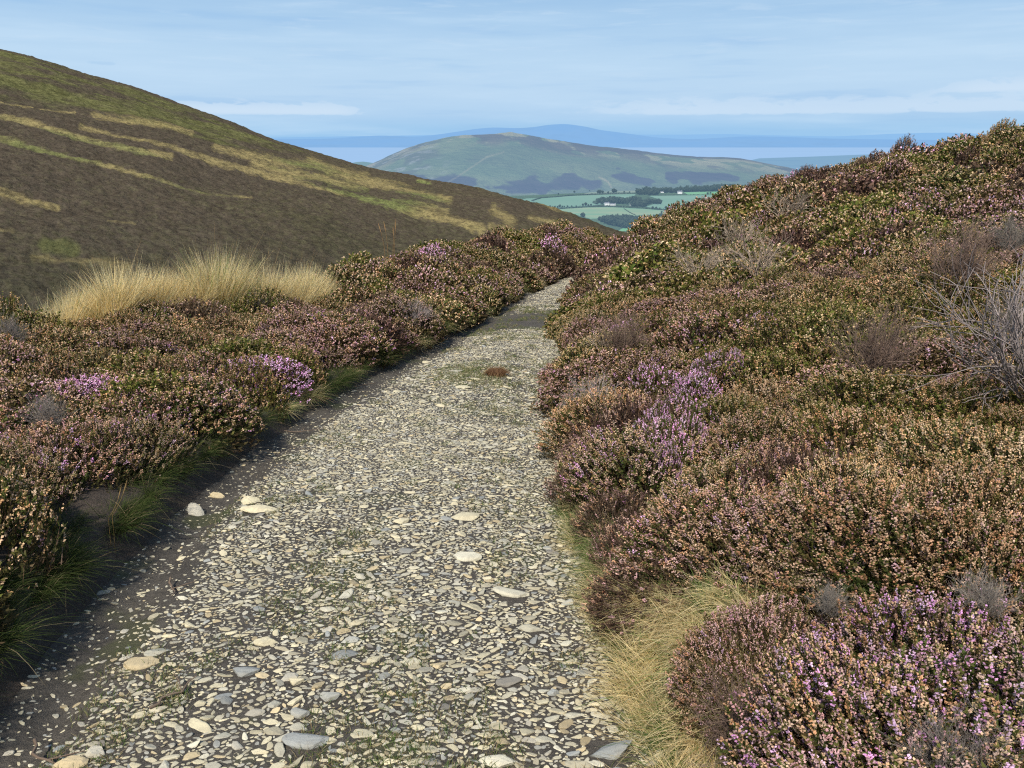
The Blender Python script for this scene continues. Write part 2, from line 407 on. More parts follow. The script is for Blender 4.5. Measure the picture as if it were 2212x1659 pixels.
def make_heather(name, seed, lod, flower, density=1.0, leaf='GREEN', R=0.40, Hh=0.36, wood=1.0, bare=0.0, upright=0.45, fscale=1.0):
    """flower: dict palette->weight; lod 0 near, 1 middle, 2 far"""
    r = np.random.default_rng(seed); A = Acc()
    ns = {0: 1500, 1: 1150, 2: 620}[lod]
    # lumpy dome
    lob = unit(r.normal(size=(7, 3))); lob[:, 2] = np.abs(lob[:, 2]); la = r.uniform(-0.10, 0.24, 7)
    d = unit(r.normal(size=(ns * 2, 3))); d[:, 2] = np.abs(d[:, 2]) * 1.0 - 0.06; d = unit(d)[:ns]
    bump = 1 + (np.exp(-((1 - d @ lob.T) / 0.14)) * la).sum(1)
    shell = np.where(r.random(ns) < 0.72, r.uniform(0.90, 1.08, ns), r.uniform(0.55, 0.92, ns))
    tip = d * np.array([R, R, Hh]) * (bump * shell)[:, None]
    el = np.clip(d[:, 2], 0, 1)
    up = unit(d * np.array([1, 1, 0.9]) * (1 - upright) + np.array([0, 0, 1.0]) * upright + r.normal(size=(ns, 3)) * 0.20)
    L = r.uniform(0.07, 0.135, ns) * (1.15 if lod == 2 else 1)
    base = tip - up * L[:, None]
    inner = np.clip((0.95 - shell) / 0.4, 0, 1)
    a, b = frame(up)
    leafpal = {'GREEN': GREEN, 'LUSH': LUSH, 'DRY': DRYGREEN, 'BROWN': BROWN}[leaf]
    spc = pick(leafpal, ns, r)
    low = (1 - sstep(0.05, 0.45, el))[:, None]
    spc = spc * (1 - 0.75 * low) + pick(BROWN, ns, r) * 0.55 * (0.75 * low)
    nleaf = {0: 20, 1: 9, 2: 4}[lod]; ll = {0: 0.012, 1: 0.020, 2: 0.036}[lod]; lw = {0: 0.0042, 1: 0.0085, 2: 0.020}[lod]
    hasleaf = r.random(ns) > bare
    # stems
    sw = {0: 0.0016, 1: 0.0028, 2: 0.005}[lod]
    st = base - up * 0.05 * r.random((ns, 1))
    V = np.stack([st - a * sw, st + a * sw, tip + b * sw * 0.5], 1)
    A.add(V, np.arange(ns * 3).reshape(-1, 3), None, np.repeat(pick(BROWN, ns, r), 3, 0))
    # leaves
    k = np.repeat(np.where(hasleaf)[0], nleaf); m = len(k)
    f = r.random(m) * 0.95; th = r.random(m) * 2 * PI
    rad = unit(np.cos(th)[:, None] * a[k] + np.sin(th)[:, None] * b[k])
    p = base[k] + up[k] * (L[k] * f)[:, None]
    side = np.cross(rad, up[k])
    q = p + (rad * 0.75 + up[k] * 0.8) * (ll * r.uniform(0.7, 1.2, m))[:, None]
    V = np.stack([p - side * lw, p + side * lw, q], 1)
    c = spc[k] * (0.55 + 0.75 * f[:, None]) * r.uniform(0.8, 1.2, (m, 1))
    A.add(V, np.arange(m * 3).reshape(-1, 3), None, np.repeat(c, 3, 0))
    # florets
    pal = {'tan': TAN, 'dusty': DUSTY, 'pink': PINK, 'lilac': LILAC}
    names = list(flower); wts = np.array([flower[x] for x in names], float); wts /= wts.sum()
    zone = np.argmax(np.stack([np.log(wts[i] + 1e-6) + 0.55 * np.cos(3.1 * (d @ unit(np.random.default_rng(seed * 7 + i).normal(size=3))) + i * 2.1) + r.gumbel(size=ns) * 0.7 for i in range(len(names))]), 0)
    pf = density * (0.12 + 0.88 * sstep(0.12, 0.55, el)) * (1 - 0.8 * inner)
    clump = 0.5 + 0.5 * np.sin(d[:, 0] * 9 + seed) * np.sin(d[:, 1] * 8 + 1.3 * seed) 
    fl = r.random(ns) < pf * (0.55 + 0.75 * clump)
    nf = {0: 15, 1: 7, 2: 3}[lod]; fr = {0: 0.0033, 1: 0.0049, 2: 0.0092}[lod]; fe = {0: 1.25, 1: 1.35, 2: 1.5}[lod]
    k = np.repeat(np.where(fl)[0], nf); m = len(k)
    if m:
        span = r.uniform(0.35, 0.85, ns)[k]
        f = 1.0 - span * r.random(m); th = r.random(m) * 2 * PI
        rad = np.cos(th)[:, None] * a[k] + np.sin(th)[:, None] * b[k]
        off = {0: 0.0048, 1: 0.006, 2: 0.006}[lod]
        p = base[k] + up[k] * (L[k] * f)[:, None] + rad * off
        ax = unit(rad * 0.7 + up[k] * 0.5); s1, s2 = frame(ax)
        rr = (fr * fscale * r.uniform(0.75, 1.25, m))[:, None]
        V = np.stack([p + ax * rr * fe, p + s1 * rr, p + (-0.5 * s1 + 0.87 * s2) * rr, p + (-0.5 * s1 - 0.87 * s2) * rr, p - ax * rr * fe], 1)
        i0 = (np.arange(m) * 5)[:, None, None]
        T = np.array([[0, 1, 2], [0, 2, 3], [0, 3, 1], [4, 2, 1], [4, 3, 2], [4, 1, 3]])[None] + i0
        cs = np.zeros((ns, 3))
        for i, nm in enumerate(names):
            s_ = zone == i; cs[s_] = pick(pal[nm], int(s_.sum()), r)
        c = cs[k] * r.uniform(0.8, 1.2, (m, 1))
        A.add(V, T.reshape(-1, 3), None, np.repeat(c, 5, 0))
    # woody stems from the root
    nb = int({0: 60, 1: 34, 2: 12}[lod] * wood)
    for _ in range(nb):
        dd = unit(r.normal(size=3)); dd[2] = abs(dd[2]) * 0.9 + 0.12; dd = unit(dd)
        e = dd * np.array([R, R, Hh]) * r.uniform(0.75, 0.98)
        mid = e * 0.5 + np.array([0, 0, -0.05 + 0.05 * r.random()]) + r.normal(size=3) * 0.03
        s0 = r.normal(size=3) * 0.02; s0[2] = -0.06
        t_ = np.linspace(0, 1, 5)[:, None]
        pts = (1 - t_) ** 2 * s0 + 2 * t_ * (1 - t_) * mid + t_ ** 2 * e
        pts[1:-1] += r.normal(size=(3, 3)) * 0.012
        w0 = {0: 0.0032, 1: 0.004, 2: 0.007}[lod]
        tube(A, pts, np.linspace(w0, w0 * 0.35, 5), pick(BROWN, 1, r)[0] * 0.9, 3)
    return A.mesh(name, M_HEATHER, smooth=False)

# kinds: name -> (label words, recipe)
KIND = {
 'tan':   dict(flower=dict(tan=1.0, pink=0.08), density=1.0, leaf='GREEN'),
 'olive': dict(flower=dict(tan=1.0), density=0.62, leaf='LUSH'),
 'pink':  dict(flower=dict(pink=0.9, dusty=0.6, lilac=0.15), density=1.0, leaf='DRY'),
 'mixed': dict(flower=dict(dusty=0.8, lilac=0.16, pink=0.4), density=0.95, leaf='GREEN'),
 'lilac': dict(flower=dict(lilac=1.0, pink=0.08), density=2.2, leaf='DRY', bare=0.5),
 'bloom': dict(flower=dict(lilac=0.42, tan=0.7, pink=0.6), density=1.3, leaf='GREEN'),
 'brown': dict(flower=dict(dusty=0.6, pink=0.4), density=0.22, leaf='BROWN', bare=0.25, wood=1.8),
}
MESH = {}
sd_ = 100
for kname, rec in KIND.items():
    for lod in (0, 1, 2):
        nvar = {0: 2, 1: 2, 2: 2}[lod]
        MESH[kname, lod] = []
        for v in range(nvar):
            sd_ += 1
            MESH[kname, lod].append(make_heather('heather_' + kname, sd_, lod, upright=0.35 + 0.2 * v, **rec))

# ------------------------------------------------------------------ bush layout
def bush_points():
    """poisson-like scatter over both sides, spacing grows with distance"""
    pts = []; cell = {}
    def ok(x, y, s):
        gx, gy = int(x // 1.0), int(y // 1.0)
        for i in range(gx - 1, gx + 2):
            for j in range(gy - 1, gy + 2):
                for (a, b, t) in cell.get((i, j), ()):
                    if (a - x) ** 2 + (b - y) ** 2 < (0.5 * (s + t)) ** 2: return False
        return True
    r = np.random.default_rng(11)
    def throw(n, xf, y0, y1):
        yy = y0 + (y1 - y0) * r.random(n)
        xx = xf(yy, r.random(n))
        for x, y in zip(xx, yy):
            s = 0.30 + 0.012 * max(0, y - 4)
            s = min(s, 0.56)
            if ok(x, y, s):
                cell.setdefault((int(x // 1.0), int(y // 1.0)), []).append((x, y, s)); pts.append((x, y, s))
    def right(y, u):
        off = np.interp(y, [0, 1.9, 2.3, 2.85, 3.7, 4.5, 6, 60], [0.85, 0.64, 0.50, 0.40, 0.28, 0.17, 0.12, 0.10])
        b = xr(y) + off
        far = np.interp(y, CR[:, 1], CR[:, 0]) + 2.5
        far = np.minimum(far, np.maximum(0.75 * y + 3.0, b + 3))
        return b + (far - b) * u
    def left(y, u):
        b = xl(y) - np.interp(y, [1, 2.5, 6, 12], [0.36, 0.40, 0.33, 0.20])
        far = np.maximum(np.minimum(np.interp(y, CL[:, 1], CL[:, 0]) - 1.2, b - 0.6), -0.75 * y - 2.6)
        x = b + (far - b) * u
        cx = np.interp(y, CL[:, 1], CL[:, 0])
        gr = (y > 7.6) & (y < 12.6)
        return np.where(gr, b + (np.maximum(cx + 0.15, far) - b) * u, x)
    throw(16000, right, 0.4, 12); throw(26000, right, 12, 47)
    throw(11000, left, 0.8, 14); throw(9000, left, 14, 47)
    return pts
PTS = bush_points()

def kind_for(x, y, side, r):
    n1 = fbm(x * 0.55 + 40, y * 0.55, 51, 3); n2 = fbm(x * 0.5, y * 0.5 + 90, 52, 3); n3 = fbm(x * 1.6, y * 1.6, 53, 2)
    s = {'tan': 1.0, 'olive': 0.5, 'pink': 0.9, 'mixed': 0.65, 'lilac': 0.10, 'brown': 0.55}
    s['pink'] *= np.exp(13 * (n1 - 0.5)); s['olive'] *= np.exp(13 * (0.5 - n1)); s['tan'] *= np.exp(6 * (0.5 - n2)); s['mixed'] *= np.exp(9 * (n2 - 0.5)); s['brown'] *= np.exp(8 * (n3 - 0.54))
    s['lilac'] *= 0.4 * np.exp(7 * (n2 - 0.5))
    if y > 14: s['tan'] *= 1.5; s['brown'] *= 1.3
    if side == 'left': s['brown'] *= 1.25; s['tan'] *= 1.8; s['olive'] *= 1.3; s['pink'] *= 0.8
    k = list(s); wv = np.array([s[i] for i in k]); wv = wv / wv.sum()
    return k[int(r.choice(len(k), p=wv))]

# patches the photograph shows in a particular kind: (px, py, radius m, kind)
PATCH = [(1500, 850, 0.3, 'pink'), (1400, 760, 0.35, 'pink'), (1300, 840, 0.3, 'mixed'), (1320, 700, 0.4, 'tan'), (1620, 690, 0.4, 'mixed'),
         (1700, 1380, 0.3, 'tan'), (1580, 1330, 0.28, 'mixed'), (1950, 1130, 0.35, 'olive'), (2080, 1120, 0.4, 'tan'), (2130, 1060, 0.4, 'tan'),
         (1500, 1040, 0.45, 'mixed'), (1400, 1130, 0.35, 'mixed'), (1700, 800, 0.7, 'olive'), (1800, 700, 0.9, 'olive'), (1900, 640, 1.0, 'tan'), (1950, 830, 0.5, 'pink'),
         (1450, 650, 0.8, 'olive'), (600, 740, 0.5, 'pink'), (640, 780, 0.3, 'pink'), (500, 730, 0.5, 'tan'), (870, 640, 0.6, 'pink'), (150, 1160, 0.25, 'pink'), (40, 1240, 0.2, 'mixed')]
PW = [(*ground_hit(px, py, 0.16), rr, k) for px, py, rr, k in PATCH]
BLOOM = [ground_hit(px, py, 0.26) for px, py in [(1930, 1440), (2010, 1345), (2120, 1330), (1990, 1560), (2060, 1450), (2180, 1420), (2080, 1600), (2190, 1530), (2130, 1700), (2250, 1650)]]
WOODY = [ground_hit(px, py, 0.12) for px, py in [(1345, 1085), (1395, 1150), (1450, 1225), (1310, 1010), (1640, 1400)]]
PW += [(a, b, 0.02, 'brown' if i < 4 else 'pink') for i, (a, b) in enumerate(WOODY)]
PTS = [(a, b, 0.30) for a, b in WOODY] + [p for p in PTS if min((p[0] - a) ** 2 + (p[1] - b) ** 2 for a, b in BLOOM) > 0.22 ** 2] + [(a, b, 0.34) for a, b in BLOOM]

near, far = [], []
rk = np.random.default_rng(5)
WHO = {'tan': 'heather bush covered in faded tan flower heads', 'olive': 'olive green heather bush with few faded flower heads',
       'pink': 'heather bush with dusty pink flower heads', 'mixed': 'heather bush mixing lilac and faded tan flower heads',
       'lilac': 'heather bush in full bright lilac flower', 'bloom': 'heather bush thick with lilac and cream flower heads', 'brown': 'brown woody heather bush with hardly any flowers'}
for (x, y, s) in PTS:
    side = 'left' if x < 0.5 * (xl(y) + xr(y)) else 'right'
    k = kind_for(x, y, side, rk)
    for (a, b, rr, kk) in PW:
        if (a - x) ** 2 + (b - y) ** 2 < rr * rr: k = kk
    if (x, y) in BLOOM: k = 'bloom'
    dist = math.hypot(x, y)
    size = (0.84 + (s - 0.30) * 2.1) * rk.uniform(0.8, 1.28)
    if (x, y) in BLOOM: size = 0.82
    if (x, y) in WOODY: size = 0.62
    px, py = pix(np.array([x, y, float(H(x, y)) + 0.25]))
    if side == 'right' and y > 11 and rk.random() < 0.14: size *= 1.35
    vis = (-160 < px < 2380) and (-100 < py < 1850) and y > 0.8
    # keep the camera's own spot clear
    if math.hypot(x, y) < 0.9: continue
    rec = (dist, x, y, size, k, side, vis)
    (near if vis else far).append(rec)
near.sort()
# the crest behind hides what lies beyond it; the 300 nearest bushes in view are things, the rest ground cover
indiv = near[:300]; rest = near[300:] + far
HB = {}
def bush_rot(x, y, r):
    n = normal_at(np.array([x]), np.array([y]))[0]
    q = Vector((0, 0, 1)).rotation_difference(Vector((n * 0.6 + np.array([0, 0, 0.4])).tolist()))
    return (q.to_matrix() @ Matrix.Rotation(r.random() * 2 * PI, 3, 'Z'))
GSRC = {}
for (dist, x, y, size, k, side, vis) in indiv:
    lod = 0 if dist < 4.8 else 1
    me = MESH[k, lod][int(rk.integers(0, len(MESH[k, lod])))]
    o = obj('heather_bush', me)
    o.matrix_world = Matrix.Translation((x, y, float(H(x, y)) - 0.03)) @ bush_rot(x, y, rk).to_4x4() @ Matrix.Diagonal((size * rk.uniform(0.8, 1.35), size * rk.uniform(0.8, 1.1), size * rk.uniform(0.72, 1.05), 1))
    where = ('on the near' if dist < 3.6 else 'further along the') + (' left bank' if side == 'left' else ' right slope')
    tag(o, WHO[k] + ' ' + where, 'heather', 'heather: ' + k + ' ' + where)

# the streak of full lilac flower on the right slope
LILM = [make_heather('heather_lilac', 700 + i, 1, dict(lilac=1.0, pink=0.12), 0.5, 'GREEN', 0.40, 0.30, 0.4, 0.1, 0.7, 1.4) for i in range(3)]
for i, (px, py, sx_, sy_, lift) in enumerate([(1440, 925, .34, .46, .33), (1470, 868, .40, .50, .33), (1512, 812, .50, .56, .33), (1556, 776, .34, .50, .32), (1410, 800, .40, .6, .30), (1590, 760, .22, .4, .32), (1420, 900, .2, .3, .32), (1490, 905, .22, .3, .31), (1445, 960, .2, .3, .31), (1640, 688, .45, .5, .32), (1530, 705, .4, .4, .31)]):
    x, y = ground_hit(px, py, lift); o = obj('heather_bush', LILM[i % 3]); o.location = (x, y, float(H(x, y)) + lift - 0.17); o.rotation_euler = (0.1 * math.sin(i), 0, 0.5 + 0.7 * math.sin(i * 2.3)); o.scale = (sx_ * 0.8, sy_, 0.62)
    tag(o, 'small clump of vivid lilac heather flowers in the bright streak on the right slope', 'heather', 'vivid lilac clumps in a streak')
for (px, py, zs, lab) in [(1948, 342, 2.0, 'tall upright dark heather bush sticking up on the right skyline beside the pale grass tuft'), (1868, 352, 1.35, 'dark heather bush on the skyline just left of the tallest one'), (2158, 290, 1.7, 'upright heather bush on the highest part of the right skyline'), (1742, 366, 1.4, 'upright heather bush at the low left end of the right skyline')]:
    x, y, _ = at_dist(px, py, np.interp(px, [1742, 1868, 1948, 2158], [26.2, 23.5, 22.0, 18.9])); x, y = float(x), float(y); o = obj('heather_bush', MESH['tan' if px > 2000 else 'brown', 1][0]); o.location = (x, y, float(H(x, y))); o.rotation_euler = (0, 0, px); o.scale = (1.0, 1.0, zs * 1.25); tag(o, lab, 'heather')
# rest of the heather: one ground-cover object that instances the bush meshes
def cover_object(recs):
    kinds = [(k, v) for k in KIND for v in range(2)] + [(k, 'near') for k in KIND]
    P, KI, RO, SC = [], [], [], []
    for (dist, x, y, size, k, side, vis) in recs:
        R3x = bush_rot(x, y, rk)
        P.append((x, y, float(H(x, y)) - 0.04)); KI.append(kinds.index((k, int(rk.integers(0, 2)) if dist > 7 else 'near')))
        RO.append(tuple(R3x.to_euler())); SC.append((size * rk.uniform(0.8, 1.4), size * rk.uniform(0.8, 1.1), size * rk.uniform(0.65, 1.3)))
    me = bpy.data.meshes.new('heather'); me.vertices.add(len(P)); me.vertices.foreach_set('co', np.array(P, np.float32).ravel())
    a = me.attributes.new('kidx', 'INT', 'POINT'); a.data.foreach_set('value', np.array(KI, np.int32))
    a = me.attributes.new('rot', 'FLOAT_VECTOR', 'POINT'); a.data.foreach_set('vector', np.array(RO, np.float32).ravel())
    a = me.attributes.new('scl', 'FLOAT_VECTOR', 'POINT'); a.data.foreach_set('vector', np.array(SC, np.float32).ravel())
    o = obj('heather', me)
    ng = bpy.data.node_groups.new('heather_cover', 'GeometryNodeTree')
    ng.interface.new_socket('Geometry', in_out='INPUT', socket_type='NodeSocketGeometry')
    ng.interface.new_socket('Geometry', in_out='OUTPUT', socket_type='NodeSocketGeometry')
    gi = ng.nodes.new('NodeGroupInput'); go = ng.nodes.new('NodeGroupOutput'); J = ng.nodes.new('GeometryNodeJoinGeometry')
    def named(nm, dt):
        n = ng.nodes.new('GeometryNodeInputNamedAttribute'); n.data_type = dt; n.inputs[0].default_value = nm
        return next(s for s in n.outputs if s.enabled and s.name == 'Attribute')
    ka, ra, sa = named('kidx', 'INT'), named('rot', 'FLOAT_VECTOR'), named('scl', 'FLOAT_VECTOR')
    er = ng.nodes.new('FunctionNodeEulerToRotation'); ng.links.new(ra, er.inputs[0])
    for i, (k, v) in enumerate(kinds):
        src = GSRC[k, v]
        oi = ng.nodes.new('GeometryNodeObjectInfo'); oi.inputs['Object'].default_value = src; oi.transform_space = 'ORIGINAL'
        cp = ng.nodes.new('FunctionNodeCompare'); cp.data_type = 'INT'; cp.operation = 'EQUAL'
        ins = [s for s in cp.inputs if s.enabled and s.type == 'INT']
        ng.links.new(ka, ins[0]); ins[1].default_value = i
        ip = ng.nodes.new('GeometryNodeInstanceOnPoints')
        ng.links.new(gi.outputs[0], ip.inputs['Points']); ng.links.new(cp.outputs[0], ip.inputs['Selection'])
        ng.links.new(oi.outputs['Geometry'], ip.inputs['Instance'])
        ng.links.new(er.outputs[0], ip.inputs['Rotation']); ng.links.new(sa, ip.inputs['Scale'])
        ng.links.new(ip.outputs[0], J.inputs[0])
    ng.links.new(J.outputs[0], go.inputs[0])
    md = o.modifiers.new('cover', 'NODES'); md.node_group = ng
    tag(o, 'faded heather covering the hillside and bank further down the track', 'heather', None, 'stuff')
    return o
# take the sources from bushes standing at the head of the rest: one real bush of each kind and shape
sources_needed = [(k, v) for k in KIND for v in range(2)]
rest2 = []
for rec in rest:
    hit = next((s for s in sources_needed if s[0] == rec[4]), None) if rec[6] else None
    if hit:
        sources_needed.remove(hit)
        dist, x, y, size, k, side, vis = rec
        o = obj('heather_bush', MESH[k, 2][hit[1]])
        o.matrix_world = Matrix.Translation((x, y, float(H(x, y)) - 0.03)) @ bush_rot(x, y, rk).to_4x4() @ Matrix.Diagonal((size, size, size, 1))
        where = 'further along the' + (' left bank' if side == 'left' else ' right slope')
        tag(o, WHO[k] + ' ' + where, 'heather', 'heather: ' + k + ' ' + where)
        GSRC[hit] = o
    else: rest2.append(rec)
for k in KIND: GSRC[k, 'near'] = next((o for o in COL.objects if o.type == 'MESH' and o.data in MESH[k, 1]), None) or next(iter(GSRC.values()))
for s in sources_needed: GSRC[s] = next(iter(GSRC.values()))
cover_object(rest2)
print('bushes', len(indiv), 'cover', len(rest2))

# ------------------------------------------------------------------ grass
STRAW = np.array([[0.76, 0.62, 0.33], [0.82, 0.68, 0.40], [0.66, 0.50, 0.24], [0.72, 0.61, 0.35]])
LGREEN = np.array([[0.16, 0.25, 0.07], [0.22, 0.31, 0.09], [0.12, 0.20, 0.06], [0.30, 0.33, 0.12]])
def blades(A, root, dirn, L, droop, wdt, c0, c1, r, seg=4):
    n = len(root); t = np.linspace(0, 1, seg + 1)
    hd = dirn * np.array([1, 1, 0]); hd = unit(hd + 1e-6)
    side = unit(np.cross(dirn, np.array([0, 0, 1.0])) + r.normal(size=(n, 3)) * 0.25)
    P = root[:, None] + dirn[:, None] * (L[:, None] * t[None])[..., None] + hd[:, None] * (droop[:, None] * L[:, None] * t[None] ** 2)[..., None] * 0.7 \
        - np.array([0, 0, 1.0]) * (droop[:, None] * L[:, None] * t[None] ** 2.2)[..., None] * 0.8
    wd = wdt[:, None] * (1 - t[None] ** 1.5 * 0.9)
    V = np.stack([P - side[:, None] * wd[..., None], P + side[:, None] * wd[..., None]], 2).reshape(n, -1, 3)
    i = (np.arange(n) * (2 * (seg + 1)))[:, None, None]
    q = np.array([[2 * s, 2 * s + 1, 2 * s + 3, 2 * s + 2] for s in range(seg)])[None] + i
    c = c0[:, None] * (1 - t[None, :, None]) + c1[:, None] * t[None, :, None]
    A.add(V.reshape(-1, 3), None, q.reshape(-1, 4), np.repeat(c, 2, 1).reshape(-1, 3))
def tussock(name, seed, n=380, Lm=0.26, R=0.07, lean=0.9, straw=0.5, w=0.0016, bias=(0, 0), dim=1.0):
    r = np.random.default_rng(seed); A = Acc()
    th = r.random(n) * 2 * PI; rr = R * np.sqrt(r.random(n))
    root = np.stack([rr * np.cos(th), rr * np.sin(th), np.full(n, -0.03)], 1)
    od = th + r.normal(size=n) * 1.3; ln = lean * (0.1 + 1.0 * r.random(n))
    dirn = unit(np.stack([np.cos(od) * ln + bias[0], np.sin(od) * ln + bias[1], np.ones(n)], 1))
    L = Lm * r.uniform(0.35, 1.15, n) * np.where(r.random(n) < 0.05, 1.7, 1.0); dr = r.uniform(0.1, 1.1, n)
    s = r.random(n) < straw
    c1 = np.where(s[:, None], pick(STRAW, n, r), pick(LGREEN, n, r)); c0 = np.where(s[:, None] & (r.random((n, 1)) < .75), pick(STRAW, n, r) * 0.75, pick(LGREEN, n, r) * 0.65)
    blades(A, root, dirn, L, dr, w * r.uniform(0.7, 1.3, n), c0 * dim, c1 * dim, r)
    return A.mesh(name, M_GRASS, smooth=True)
TG = [tussock('grass_tussock', 300 + i, 560, 0.135, 0.07, 1.0, 0.14, 0.0012, (-0.45, 0)) for i in range(4)]      # green
TS = [tussock('grass_tussock', 320 + i, 560, 0.145, 0.075, 1.1, 0.93, 0.0012, (-0.45, 0), 1.22) for i in range(4)]     # straw
TM = [tussock('grass_tussock', 340 + i, 560, 0.14, 0.07, 1.1, 0.55, 0.0012, (-0.45, 0), 1.1) for i in range(4)]      # mixed
TD = [tussock('grass_tussock', 360 + i, 620, 0.135, 0.075, 1.0, 0.10, 0.0012, (-0.45, 0), 0.46) for i in range(4)]    # dark green
def put(o, x, y, z, rz, sx, sz=None, tilt=(0, 0)):
    o.location = (x, y, z); o.rotation_euler = (tilt[0], tilt[1], rz); o.scale = (sx, sx, sz or sx)
rt = np.random.default_rng(77)
# left bank: tussocks hanging over the cut edge
y = 1.7
while y < 36:
    fine = y < 9
    k = rt.random()
    strawish = (k < 0.06) if y < 15 else (k < 0.45)
    if rt.random() < 0.88:
        strawish = strawish and y > 3.5; me = (TS if strawish else TM if (k < 0.16 and y > 3.5) else TD)[int(rt.integers(0, 4))]
        o = obj('grass_tussock', me); x = float(xl(y)) - 0.10 - 0.20 * rt.random() ** 1.5 * np.interp(y, [2, 8], [1, 0.5])
        put(o, x, y, float(H(x - 0.05, y)) - 0.01 - 0.02 * rt.random(), PI + rt.normal() * 0.7, rt.uniform(0.65, 1.15) * (1 + 0.03 * y))
        if strawish: tag(o, 'straw coloured grass tussock at the cut edge of the left bank', 'grass', 'straw tussocks on the left bank edge')
        elif k < 0.16 and y > 3.5: tag(o, 'half faded green grass tussock overhanging the left bank edge', 'grass', 'half faded tussocks on the left bank edge')
        else: tag(o, 'dark green grass tussock overhanging the left bank edge', 'grass', 'green tussocks on the left bank edge')
    y += rt.uniform(0.055, 0.10) * (1 + 0.13 * y)
# right verge: a grassy fringe, green close under the heather, straw at the near end
for i in range(215):
    y = 1.35 + 3.9 * rt.random() ** 1.35
    wid = np.interp(y, [1.3, 1.9, 2.3, 2.85, 3.7, 5.2], [0.60, 0.48, 0.32, 0.20, 0.14, 0.08])
    u = rt.random(); x = float(xr(y)) + 0.01 + wid * u
    strawp = np.interp(y, [1.3, 1.7, 2.0, 2.4, 2.8, 3.9, 4.5], [0.3, 0.60, 0.85, 0.60, 0.15, 0.15, 0.7])
    if min((x - a) ** 2 + (y - b) ** 2 for a, b in BLOOM) < 0.3 ** 2: continue
    k = rt.random(); me = (TS if k < strawp else TM if k < strawp + 0.25 else TG)[int(rt.integers(0, 4))]
    o = obj('grass_tussock', me)
    put(o, x, y, float(H(x, y)), rt.normal() * 1.2 + 0.3, rt.uniform(0.75, 1.35) * np.interp(y, [1.5, 3, 4.8], [1.0, 0.8, 0.6]))
    if k < strawp: tag(o, 'pale straw grass tussock leaning over the right edge of the stony track', 'grass', 'straw tussocks on the right verge')
    elif k < strawp + .25: tag(o, 'half green half straw grass tussock on the right edge of the stony track', 'grass', 'mixed tussocks on the right verge')
    else: tag(o, 'fresh green grass tussock on the right edge of the stony track', 'grass', 'green tussocks on the right verge')
# stray grass among the right heather
for (px, py, kk) in [(1560, 1230, 'g'), (1660, 1120, 'g'), (1720, 1100, 'g'), (1830, 1150, 'g'), (1870, 1160, 'g'), (1480, 1260, 's'), (1530, 1300, 's'), (1600, 1220, 's'), (1640, 1260, 's'), (1950, 345, 's'), (1925, 350, 's'), (1975, 345, 's'), (1720, 1180, 's')]:
    x, y = ground_hit(px, py, 0.2); o = obj('grass_tussock', (TG if kk == 'g' else TS)[int(rt.integers(0, 4))])
    s = 0.95 if y < 8 else 3.0
    put(o, x, y, float(H(x, y)) + 0.08, rt.random() * 6.28, s)
    if y > 8: tag(o, 'pale grass tuft on the skyline of the right heather slope', 'grass', 'pale tufts on the right skyline')
    elif kk == 'g': tag(o, 'bright green grass tuft growing up through the right hand heather', 'grass', 'green tufts in the right heather')
    else: tag(o, 'straw coloured grass tuft growing up through the right hand heather', 'grass', 'straw tufts in the right heather')

# tall pale moor grass on the left crest
def tall_grass():
    r = np.random.default_rng(900); A = Acc(); n = 30000
    nc = 95; pc = np.concatenate([r.uniform(20, 140, 9), r.uniform(140, 690, nc - 9)]); wc = r.uniform(5, 17, nc); hc = r.uniform(0.55, 1.15, nc); lc = r.normal(size=nc) * 0.16 + 0.16; tc_ = r.random(nc); dc = r.random(nc)
    ci = r.choice(nc, n, p=(wc * np.where(pc < 140, 0.35, 1)) / (wc * np.where(pc < 140, 0.35, 1)).sum()); px = pc[ci] + r.normal(size=n) * wc[ci]
    keep = (px > 15) & (px < 715); px = px[keep]; ci = ci[keep]; n = len(px)
    D = np.interp(px, [0, 300, 650, 720], [7.5, 8.5, 10.4, 12.2]) + 0.9 * dc[ci] + 0.3 * r.random(n)
    x = (px - CX) / FPX * D * 1.035
    z = H(x, D)
    hh = np.interp(px, [20, 130, 250, 400, 500, 560, 640, 720], [0.40, 0.42, 0.60, 0.74, 0.86, 0.66, 0.72, 0.5])
    L = (hh * hc[ci] * r.uniform(0.40, 1.0, n) + 0.36); tall = r.random(n) < 0.03; L[tall] *= 1.3
    gx = r.normal(size=n) * 0.15 + lc[ci]; gy = r.normal(size=n) * 0.16
    dirn = unit(np.stack([gx, gy, np.ones(n)], 1))
    gr = r.random(n) < np.where((px > 440) & (px < 560), 0.16, 0.05)
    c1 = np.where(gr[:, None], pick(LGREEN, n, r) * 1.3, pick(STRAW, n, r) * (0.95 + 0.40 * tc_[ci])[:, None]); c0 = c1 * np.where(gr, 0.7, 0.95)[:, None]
    c1 = np.where(tall[:, None], np.array([0.30, 0.19, 0.09]), c1)
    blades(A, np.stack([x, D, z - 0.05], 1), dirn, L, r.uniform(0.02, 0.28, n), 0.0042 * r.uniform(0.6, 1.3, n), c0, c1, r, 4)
    o = obj('grass', A.mesh('tall_grass', M_GRASS)); tag(o, 'tall pale straw grass standing on the crest of the left bank', 'grass', None, 'stuff')
tall_grass()

